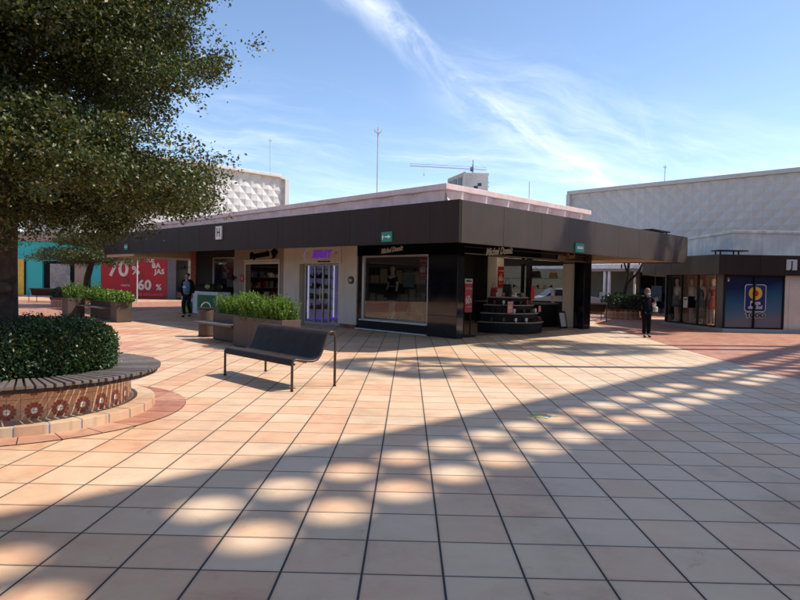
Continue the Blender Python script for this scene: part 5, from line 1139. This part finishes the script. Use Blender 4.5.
for k in range(5, 100):
    ug = k0 + k * sp
    if ug + us > 45.5 or ug + us < -2.5: continue
    solid = abs(((ug - 1.36 + 4.5) % 9.05) - 4.5) < .31
    for tg_ in (3.82, 3.215): holecell(ug + us, tg_ + st_ * HZ, sp / 2, .3025 + .0, .228, not solid)
m.add(vs, fs); m.build('pierced_edge', 'white_paint', T)

# palms outside the picture on the right; they throw the feathery shadows
def palm_proto():
    T = thing('fan_palm', (0, 0, 0), 'x', 'palm')
    MB().tube([(0, 0, 0), (0, 0, .6), (.05, 0, 4), (.0, .05, 8), (0, 0, 11.4)], [.26, .19, .14, .12, .12], 12).build('trunk', 'tree_palm', T, smooth='all')
    rgx = np.random.RandomState(2); P = []; m = MB()
    for k in range(38):
        a = k * 2.4; el = rgx.uniform(-.7, 1.2); Ls = rgx.uniform(.8, 1.15); d = Vector((math.cos(a) * math.cos(el), math.sin(a) * math.cos(el), math.sin(el))); c0 = Vector((0, 0, 11.5)); c1 = c0 + d * Ls
        sd = d.cross(Vector((0, 0, 1))).normalized(); up_ = sd.cross(d)
        m.tube([c0, c1], .015, 3)
        for i in range(15):
            b = R(-75 + 150 * i / 14); e = c1 + (d * math.cos(b) + sd * math.sin(b)) * .72 + Vector((0, 0, -.22)); w = (sd * math.cos(b) - d * math.sin(b)) * .03
            m.add([c1, c1.lerp(e, .6) + w, e, c1.lerp(e, .6) - w], [(0, 1, 2, 3)])
    m.build('fronds', 'leaf_palm', T); return T
P0 = palm_proto(); P0.location = (8.75, 12.35, 0); P0['label'] = 'tall fan palm nearest the viewer, out of the picture on the right'
dup(P0, (12.1, 17.1, 0), 1.3, 'tall fan palm just outside the right edge, before the corner shop', scale=(1.1, 1.1, 1.02)); dup(P0, (13.5, 16.3, 0), 2.3, 'taller fan palm beside the other one before the corner shop', scale=(1.15, 1.15, 1.08)); dup(P0, (17.6, 22.9, 0), .4, 'fan palm growing past the end of the corner shop', scale=(1.2, 1.2, 1.18))
if 0: dup(P0, (9.4, 11.2, 0), 3.1, 'short fan palm beside the nearest palm on the right', scale=(1.1, 1.1, .93))
if 0: dup(P0, (11.0, 15.0, 0), 4.1, 'middle fan palm of the row on the right', scale=(1.15, 1.15, 1.05))

# ------------------------------------------------------------------ people
def skinned(name, pts, edges, rad, mat, parent, F, sub=2):
    """one continuous surface grown round a skeleton"""
    me = bpy.data.meshes.new(name); me.from_pydata([tuple(p) for p in pts], edges, []); bm = bmesh.new(); bm.from_mesh(me)
    ly = bm.verts.layers.skin.verify(); bm.verts.ensure_lookup_table()
    for v, r in zip(bm.verts, rad): v[ly].radius = r if isinstance(r, tuple) else (r, r)
    bm.verts[0][ly].use_root = True; bm.to_mesh(me); bm.free()
    tmp = bpy.data.objects.new('tmp', me); COL.objects.link(tmp); s = tmp.modifiers.new('s', 'SKIN'); s.use_smooth_shade = True; s.branch_smoothing = .6
    d = tmp.modifiers.new('d', 'SUBSURF'); d.levels = sub; d.render_levels = sub
    bpy.context.view_layer.update(); m2 = bpy.data.meshes.new_from_object(tmp.evaluated_get(bpy.context.evaluated_depsgraph_get())); bpy.data.objects.remove(tmp)
    m2.transform(Matrix.Translation(-ORI[parent.name]) @ F); m2.name = name; m2.materials.clear(); m2.materials.append(MATS[mat])
    for p in m2.polygons: p.use_smooth = True
    o = bpy.data.objects.new(name, m2); COL.objects.link(o); o.parent = parent; ORI[o.name] = ORI[parent.name]; return o
def figure(T, F, J_, skin='skin', hands=True, sh=1.0):
    """J_: joint dict.  Body grown from the pelvis."""
    P = []; E = []; Rr = []
    def v(p, r, par=None):
        P.append(Vector(p)); Rr.append(r)
        if par is not None: E.append((par, len(P) - 1))
        return len(P) - 1
    pel = v(J_['pelvis'], (.13, .10)); b = v(J_['belly'], (.125 * sh, .095), pel); c_ = v(J_['chest'], (.15 * sh, .105), b); nk = v(J_['neck'], .055, c_); h0 = v(J_['jaw'], (.062, .07), nk); h1 = v(J_['brow'], (.078, .092), h0); v(J_['crown'], (.055, .065), h1)
    for s in ('l', 'r'):
        a = v(J_['shoulder_' + s], .062, c_); e = v(J_['elbow_' + s], .042, a); w = v(J_['wrist_' + s], .028, e)
        if hands:
            d = (Vector(J_['wrist_' + s]) - Vector(J_['elbow_' + s])).normalized(); hd = Vector(J_.get('handdir_' + s, d)).normalized(); side = hd.cross(Vector((1, 0, 0) if abs(hd.x) < .7 else (0, 0, 1))).normalized()
            pc = Vector(J_['wrist_' + s]) + hd * .055; pm_ = v(pc, (.032, .016), w); curl = hd.cross(side) * (.02 if s == 'l' else -.02)
            for i, (o_, ln) in enumerate(((-.028, .062), (-.010, .075), (.010, .07), (.028, .055))):
                k1 = v(pc + hd * .045 + side * o_, .0095, pm_); k2 = v(pc + hd * (.045 + ln * .5) + side * o_ * 1.1 + curl * .4, .0085, k1); v(pc + hd * (.045 + ln) + side * o_ * 1.1 + curl * 1.4, .007, k2)
            t1 = v(pc + side * -.042 + hd * .005, .010, pm_); v(pc + side * -.055 + hd * .045 + curl, .008, t1)
        hp = v(J_['hip_' + s], .085, pel); k = v(J_['knee_' + s], .058, hp); an = v(J_['ankle_' + s], .038, k); v(J_['toe_' + s], (.032, .022), an)
    return skinned('body', P, E, Rr, skin, T, F, 2)
def chainskin(name, ch, mat, T, F, sub=2):
    P = []; E = []; Rr = []; idx = {}
    for c_ in ch:
        prev = None
        for p, r in c_:
            key = tuple(round(x, 4) for x in p)
            if key in idx: i = idx[key]
            else: P.append(Vector(p)); Rr.append(r); i = len(P) - 1; idx[key] = i
            if prev is not None: E.append((prev, i))
            prev = i
    return skinned(name, P, E, Rr, mat, T, F, sub)
def face(T, F, J_, glasses=False, mask=None):
    br = Vector(J_['brow']); jw = Vector(J_['jaw']); f = Vector((0, -1, 0)); e = br.lerp(jw, .28)
    MB(F).ellip(e + Vector((-.032, -.083, 0)), .012, .006, .007, 8, 6).ellip(e + Vector((.032, -.083, 0)), .012, .006, .007, 8, 6).build('eyes', 'cloth_black', T)
    if not mask: MB(F).ellip(br.lerp(jw, .62) + Vector((0, -.092, 0)), .012, .018, .024, 8, 6).build('nose', 'skin', T); MB(F).ellip(jw + Vector((0, -.074, .012)), .024, .006, .007, 8, 6).build('mouth', 'leather_red', T)
    MB(F).ellip(e + Vector((-.083, 0, -.01)), .012, .022, .033, 8, 6).ellip(e + Vector((.083, 0, -.01)), .012, .022, .033, 8, 6).build('ears', 'skin', T)
    if glasses:
        m = MB(F)
        for s in (-1, 1): m.tube([e + Vector((s * .033 + .026 * math.cos(a), -.096, .02 * math.sin(a))) for a in [6.283 * k / 12 for k in range(13)]], .004, 5)
        m.tube([e + Vector((-.06, -.094, 0)), e + Vector((-.086, .0, 0))], .003, 5).tube([e + Vector((.06, -.094, 0)), e + Vector((.086, .0, 0))], .003, 5); m.build('glasses', 'black_matte', T)

# man walking out of the building shadow
T = thing('person', (-8.85, 24.5, 0), 'man in a black open jacket and blue t-shirt walking towards the viewer', 'person')
F = Matrix.Translation((-8.85, 24.5, 0)) @ Matrix.Rotation(R(-18), 4, 'Z')
JM = dict(pelvis=(0, 0, .95), belly=(0, -.02, 1.10), chest=(0, 0, 1.33), neck=(0, -.01, 1.50), jaw=(0, -.03, 1.56), brow=(0, -.02, 1.66), crown=(0, -.005, 1.725),
    shoulder_l=(.19, .0, 1.42), elbow_l=(.27, .04, 1.15), wrist_l=(.29, -.04, .92), shoulder_r=(-.19, .0, 1.42), elbow_r=(-.27, .03, 1.15), wrist_r=(-.30, -.02, .92),
    hip_l=(.09, 0, .90), knee_l=(.095, -.04, .50), ankle_l=(.06, .16, .14), toe_l=(.06, .03, .05), hip_r=(-.09, 0, .90), knee_r=(-.075, -.13, .50), ankle_r=(-.04, -.10, .09), toe_r=(-.04, -.25, .045))
figure(T, F, JM)
chainskin('t_shirt', [[((0, 0, .93), (.165, .125)), ((0, -.035, 1.10), (.175, .145)), ((0, -.01, 1.33), (.185, .135)), ((0, .0, 1.43), (.15, .10)), ((0, -.0, 1.475), (.075, .07))]], 'cloth_blue', T, F)
chainskin('trousers', [[((0, 0, .95), (.155, .12)), ((.095, 0, .86), .105), ((.097, -.04, .50), .075), ((.062, .14, .15), .06)], [((0, 0, .95), (.155, .12)), ((-.095, 0, .86), .105), ((-.077, -.13, .50), .075), ((-.042, -.10, .11), .06)]], 'cloth_trouser', T, F)
for s in (1, -1):
    chainskin('jacket_side', [[((s * .07, .05, 1.44), .07), ((s * .13, .05, 1.28), (.085, .115)), ((s * .15, .045, 1.05), (.075, .125)), ((s * .155, .04, .86), (.065, .12))], [((s * .07, .05, 1.44), .07), ((s * .12, .0, 1.45), .075), ((s * .2, .0, 1.425), .085), ((s * .275, .04, 1.15), .062), ((s * .295, -.02, .94), .048)]], 'cloth_black', T, F)
chainskin('jacket_back', [[((0, .09, 1.42), (.14, .05)), ((0, .10, 1.15), (.17, .05)), ((0, .09, .86), (.17, .05))]], 'cloth_black', T, F)
MB(F).ellip((0, .03, 1.70), .088, .10, .068, 14, 10).build('hair', 'hair_dark', T, smooth='all')
face(T, F, JM)
m = MB(F); m.add([(-.10, -.172, 1.20), (-.05, -.182, 1.26), (-.02, -.184, 1.22), (.02, -.184, 1.27), (.06, -.182, 1.22), (.10, -.170, 1.20), (.06, -.186, 1.18), (-.06, -.186, 1.18)], [(0, 1, 2, 7), (2, 3, 4, 6, 7), (4, 5, 6)]); m.build('shirt_print', 'cloth_white', T)
for s, an, to in ((1, (.06, .13, .08), (.06, .0, .045)), (-1, (-.04, -.12, .05), (-.04, -.26, .045))): chainskin('shoe', [[(an, (.05, .045)), (to, (.045, .035))]], 'cloth_black', T, F)

# woman in black on the right
T = thing('person', (7.35, 19.05, 0), 'woman in a dark coat, white face mask and glasses standing in the sunlit passage', 'person')
F = Matrix.Translation((7.35, 19.05, 0)) @ Matrix.Rotation(R(12), 4, 'Z') @ Matrix.Scale(.86, 4)
JW = dict(pelvis=(0, 0, .93), belly=(0, -.01, 1.08), chest=(0, 0, 1.32), neck=(.01, -.02, 1.50), jaw=(.02, -.06, 1.55), brow=(.02, -.05, 1.655), crown=(.02, -.03, 1.72),
    shoulder_l=(.18, .0, 1.41), elbow_l=(.27, -.03, 1.14), wrist_l=(.20, -.22, 1.27), shoulder_r=(-.18, .0, 1.41), elbow_r=(-.245, .05, 1.13), wrist_r=(-.25, .0, .88),
    hip_l=(.09, 0, .88), knee_l=(.10, -.03, .49), ankle_l=(.10, .0, .09), toe_l=(.12, -.15, .045), hip_r=(-.09, 0, .88), knee_r=(-.09, -.06, .49), ankle_r=(-.09, -.03, .09), toe_r=(-.10, -.18, .045), handdir_l=(-.1, -.2, 1))
figure(T, F, JW)
chainskin('coat', [[((0, .0, .80), (.175, .14)), ((0, -.01, 1.05), (.18, .15)), ((0, 0, 1.32), (.175, .13)), ((.01, 0, 1.43), (.13, .10)), ((.01, -.01, 1.495), (.068, .07))], [((0, 0, 1.32), (.175, .13)), ((-.10, .0, 1.43), .10), ((-.19, .0, 1.41), .088), ((-.25, .05, 1.13), .072), ((-.255, .0, .92), .055)], [((0, 0, 1.32), (.175, .13)), ((.10, 0, 1.43), .10), ((.19, 0, 1.41), .088), ((.25, -.01, 1.24), .075)]], 'cloth_navy', T, F)
chainskin('sleeve', [[((.245, -.01, 1.22), .062), ((.275, -.03, 1.13), .062), ((.215, -.19, 1.24), .046)]], 'cloth_white', T, F)
chainskin('trousers', [[((0, 0, .93), (.15, .12)), ((.095, 0, .86), .105), ((.10, -.03, .49), .08), ((.10, .0, .12), .068)], [((0, 0, .93), (.15, .12)), ((-.095, 0, .86), .105), ((-.09, -.06, .49), .08), ((-.09, -.03, .12), .068)]], 'cloth_black', T, F)
MB(F).ellip((.02, .0, 1.705), .098, .112, .072, 14, 10).ellip((.02, .045, 1.62), .095, .07, .11, 12, 8).build('hair', 'hair_grey', T, smooth='all')
face(T, F, JW, True, True)
MB(F).ellip((.02, -.105, 1.575), .062, .042, .050, 12, 8).build('face_mask', 'cloth_white', T, smooth='all')
MB(F).ellip((.02, -.06, 1.47), .09, .07, .05, 12, 8).build('scarf', 'cloth_denim', T, smooth='all')
for an, to in (((.10, -.01, .05), (.12, -.15, .045)), ((-.09, -.04, .05), (-.10, -.18, .045))): chainskin('shoe', [[(an, (.045, .045)), (to, (.042, .035))]], 'leather_black', T, F)
o = MB(F); o.box(.20, .255, -.285, -.27, 1.33, 1.46); T2 = thing('mobile_phone', (7.55, 18.8, 1.2), 'small phone held up in the hand of the woman in the dark coat', 'phone'); o.build('case', 'cloth_denim', T2, bevel=.004)
T2 = thing('carrier_bag', F @ Vector((.33, -.05, 1.05)), 'small pale bag hanging from the bent arm of the woman', 'bag')
MB(F).box(.27, .36, -.16, .04, .93, 1.11).build('body', 'cloth_white', T2, bevel=.02); MB(F).tube([(.315, -.12, 1.11), (.30, -.09, 1.19), (.30, -.03, 1.19), (.315, .0, 1.11)], .006, 5).build('strap', 'cloth_white', T2)

# mannequins
def mannequin(F, top, skirt, label, group, h=1.0, legs='mannequin_skin', long=False, origin=None, slv=True):
    o_ = F @ Vector((0, 0, 0)); T = thing('mannequin', o_, label, 'mannequin', group); F = F @ Matrix.Scale(h, 4)
    Jm = dict(pelvis=(0, 0, .95), belly=(0, 0, 1.10), chest=(0, 0, 1.30), neck=(0, 0, 1.48), jaw=(0, -.02, 1.55), brow=(0, -.015, 1.65), crown=(0, -.0, 1.72),
        shoulder_l=(.15, .0, 1.40), elbow_l=(.21, .03, 1.14), wrist_l=(.22, -.03, .90), shoulder_r=(-.15, .0, 1.40), elbow_r=(-.22, .03, 1.14), wrist_r=(-.20, -.06, .92),
        hip_l=(.08, 0, .88), knee_l=(.08, -.03, .50), ankle_l=(.07, .02, .09), toe_l=(.08, -.12, .04), hip_r=(-.08, 0, .88), knee_r=(-.07, -.01, .50), ankle_r=(-.07, .0, .09), toe_r=(-.09, -.14, .04))
    figure(T, F, Jm, 'mannequin_skin', hands=False, sh=.85)
    chainskin('top', [[((0, 0, .98), (.13, .10)), ((0, 0, 1.12), (.125, .10)), ((0, 0, 1.32), (.15, .11)), ((0, 0, 1.43), (.08, .07))]] + ([[((0, 0, 1.32), (.15, .11)), ((.155, 0, 1.39), .065), ((.2, .02, 1.2), .055)], [((0, 0, 1.32), (.15, .11)), ((-.155, 0, 1.39), .065), ((-.2, .02, 1.2), .055)]] if slv else []), top, T, F)
    MB(F).lathe([(.12, 1.05), (.165, .93), (.18, .75), (.19, .62 if not long else .25), (.0, .63 if not long else .26)], 0, 0, 18).build('skirt', skirt, T, smooth='all')
    MB(F).tube([(0, .0, .0), (0, .0, .03)], .17, 18).build('stand', 'chrome', T)
g_ = 'mannequins in the corner shop window'
rotL = math.atan2(NV.y, NV.x) + math.pi / 2
for x, top, sk, lb, lg in ((.98, 'cloth_floral', 'cloth_floral', 'mannequin in a red patterned dress nearest the shop corner', False), (1.72, 'cloth_denim', 'store_grey', 'mannequin in a grey top and long dark skirt', True), (2.28, 'cloth_white', 'cloth_navy', 'mannequin in a pale blouse and short dark skirt', False), (3.28, 'cloth_white', 'store_grey', 'mannequin in a white top and grey skirt in the farthest window pane', False)):
    p_ = LF @ Vector((x, .34, .13)); mannequin(Matrix.Translation(p_) @ Matrix.Rotation(rotL, 4, 'Z'), top, sk, lb, g_, 1.05, long=lg, slv=(x > 2.5 or x < 1))
mannequin(Matrix.Translation(uv(14.0, 14.75, .36)) @ Matrix.Rotation(R(-45), 4, 'Z'), 'cloth_black', 'cloth_black', 'mannequin in a dark jacket behind the left display window', 'mannequins in the shoe shop', 1.0)
mannequin(Matrix.Translation(uv(15.6, 13.9, .05)) @ Matrix.Rotation(R(30), 4, 'Z'), 'cloth_denim', 'cloth_black', 'mannequin in a denim top standing left of the shoe display', 'mannequins in the shoe shop', .95)
mannequin(Matrix.Translation(uv(19.9, 12.35, .91)) @ Matrix.Rotation(R(10), 4, 'Z'), 'cloth_white', 'cloth_white', 'small white-dressed display figure on the counter by the side window', 'mannequins in the shoe shop', .40)

# ------------------------------------------------------------------ sky, sun, camera
W = bpy.data.worlds.new('World'); SC.world = W; W.use_nodes = True; t = W.node_tree; t.nodes.clear()
sky = N(t, 'ShaderNodeTexSky', sky_type='NISHITA', sun_disc=False, altitude=1500.0, air_density=1.0, dust_density=1.0, ozone_density=1.6)
sky.sun_elevation = math.asin(SUN.z); sky.sun_rotation = math.atan2(SUN.x, SUN.y)
co = N(t, 'ShaderNodeTexCoord').outputs['Generated']
# camera first: the cirrus is laid along a great circle of the sky
YAW, PIT, ROL = R(CAMYAW), R(CAMPIT), R(CAMROL)
fw = Vector((-math.sin(YAW) * math.cos(PIT), math.cos(YAW) * math.cos(PIT), math.sin(PIT))); rt = fw.cross(Vector((0, 0, 1))).normalized(); up = rt.cross(fw)
rt2 = rt * math.cos(ROL) + up * math.sin(ROL); up2 = -rt * math.sin(ROL) + up * math.cos(ROL)
cam = bpy.data.cameras.new('Camera'); co_ = bpy.data.objects.new('Camera', cam); COL.objects.link(co_); SC.camera = co_
co_.matrix_world = Matrix(((rt2.x, up2.x, -fw.x, 0), (rt2.y, up2.y, -fw.y, 0), (rt2.z, up2.z, -fw.z, 1.55), (0, 0, 0, 1)))
cam.sensor_width = 36; cam.lens = 36 * 615 / 800; cam.clip_end = 3000; cam.clip_start = .05
def band(n, centre_off, width, a=None, lo=0.0, hi=1.0):
    d = N(t, 'ShaderNodeVectorMath', operation='DOT_PRODUCT'); L(t, wv, d.inputs[0]); d.inputs[1].default_value = n
    x = math_(t, 'DIVIDE', math_(t, 'ABSOLUTE', math_(t, 'SUBTRACT', d.outputs['Value'], centre_off)), width)
    return math_(t, 'SUBTRACT', 1.0, math_(t, 'SMOOTH_MIN', x, 1.0, .25), clamp=True)
ns = N(t, 'ShaderNodeTexNoise', i_Scale=3.0, i_Detail=5.0); L(t, co, ns.inputs['Vector'])
wadd = N(t, 'ShaderNodeVectorMath', operation='MULTIPLY_ADD'); L(t, ns.outputs['Color'], wadd.inputs[0]); wadd.inputs[1].default_value = (.10, .10, .10); L(t, co, wadd.inputs[2]); wv = wadd.outputs[0]
def dirof(px, py): return (fw * 615 + rt2 * (px - 400) + up2 * (300 - py)).normalized()
def gc(a, b): n = dirof(*a).cross(dirof(*b)).normalized(); return n
def cirrus(a, b, width, sc_along, sc_across, seed, thr=(.42, .7)):
    n = gc(a, b); tdir = (dirof(*b) - dirof(*a)).normalized()
    o3 = n.cross(tdir)
    mp = N(t, 'ShaderNodeCombineXYZ')
    for i, (v_, s_) in enumerate(((tdir, sc_along), (n, sc_across), (o3, sc_along))):
        d = N(t, 'ShaderNodeVectorMath', operation='DOT_PRODUCT'); L(t, wv, d.inputs[0]); d.inputs[1].default_value = v_ * s_; L(t, d.outputs['Value'], mp.inputs[i])
    ad = N(t, 'ShaderNodeVectorMath', operation='ADD'); L(t, mp.outputs[0], ad.inputs[0]); ad.inputs[1].default_value = (seed, seed * 2, 0)
    nz = N(t, 'ShaderNodeTexNoise', i_Scale=1.0, i_Detail=9.0, i_Roughness=.66, i_Distortion=.4); L(t, ad.outputs[0], nz.inputs['Vector'])
    mr = N(t, 'ShaderNodeMapRange', interpolation_type='SMOOTHSTEP'); L(t, nz.outputs[0], mr.inputs[0]); mr.inputs[1].default_value = thr[0]; mr.inputs[2].default_value = thr[1]
    off = .05 * (n.x + n.y + n.z)
    return math_(t, 'MULTIPLY', band(n, off, width), mr.outputs[0])
c1 = cirrus((360, 0), (490, 105), .034, 7, 22, 1.3, (.34, .66))
c2_ = cirrus((470, 92), (790, 182), .10, 3.5, 18, 4.1, (.36, .74))
c3 = cirrus((200, 128), (560, 185), .10, 3.0, 26, 7.7, (.42, .74))
c4_ = cirrus((570, 10), (600, 90), .07, 6, 18, 9.9, (.50, .78))
c5 = cirrus((0, 235), (800, 245), .22, 3, 16, 2.2, (.40, .75))
def side(px0, px1):
    d = N(t, 'ShaderNodeVectorMath', operation='DOT_PRODUCT'); L(t, wv, d.inputs[0]); d.inputs[1].default_value = rt2
    a = dirof(px0, 100).dot(rt2) + .05 * (rt2.x + rt2.y + rt2.z); b = dirof(px1, 100).dot(rt2) + .05 * (rt2.x + rt2.y + rt2.z)
    mr = N(t, 'ShaderNodeMapRange', interpolation_type='SMOOTHSTEP'); L(t, d.outputs['Value'], mr.inputs[0]); mr.inputs[1].default_value = a; mr.inputs[2].default_value = b; return mr.outputs[0]
c2_ = math_(t, 'MULTIPLY', c2_, side(395, 500)); c4_ = math_(t, 'MULTIPLY', c4_, side(500, 560))
tot = math_(t, 'ADD', math_(t, 'MULTIPLY', c1, .5), math_(t, 'MULTIPLY', c2_, .34)); tot = math_(t, 'ADD', tot, math_(t, 'MULTIPLY', c3, .34)); tot = math_(t, 'ADD', tot, math_(t, 'MULTIPLY', c4_, .26)); tot = math_(t, 'ADD', tot, math_(t, 'MULTIPLY', c5, .26), clamp=True)
skc = mixc(t, 1.0, sky.outputs[0], SKYTINT, 'MULTIPLY')
cc = mixc(t, tot, skc, CLOUDC)
bg = N(t, 'ShaderNodeBackground', i_Strength=SKYSTR); L(t, cc, bg.inputs[0]); wo = N(t, 'ShaderNodeOutputWorld'); L(t, bg.outputs[0], wo.inputs[0])
sl = bpy.data.lights.new('Sun', 'SUN'); sl.energy = SUNSTR; sl.angle = R(.53); sl.color = (1.0, .94, .85)
so = bpy.data.objects.new('Sun', sl); COL.objects.link(so); so.rotation_euler = SUN.to_track_quat('Z', 'Y').to_euler(); so.location = (20, 0, 30)
SC.view_settings.view_transform = 'Standard'; SC.view_settings.look = 'None'; SC.view_settings.gamma = 1; SC.view_settings.exposure = EXPO; SC.view_settings.use_curve_mapping = False
SC.cycles.max_bounces = 8; SC.cycles.transparent_max_bounces = 16; SC.cycles.use_denoising = True
# nothing that copied an unnamed label is left behind
for o in SC.objects:
    if o.parent is None and o.get('label') == 'x': o['label'] = 'tall fan palm'
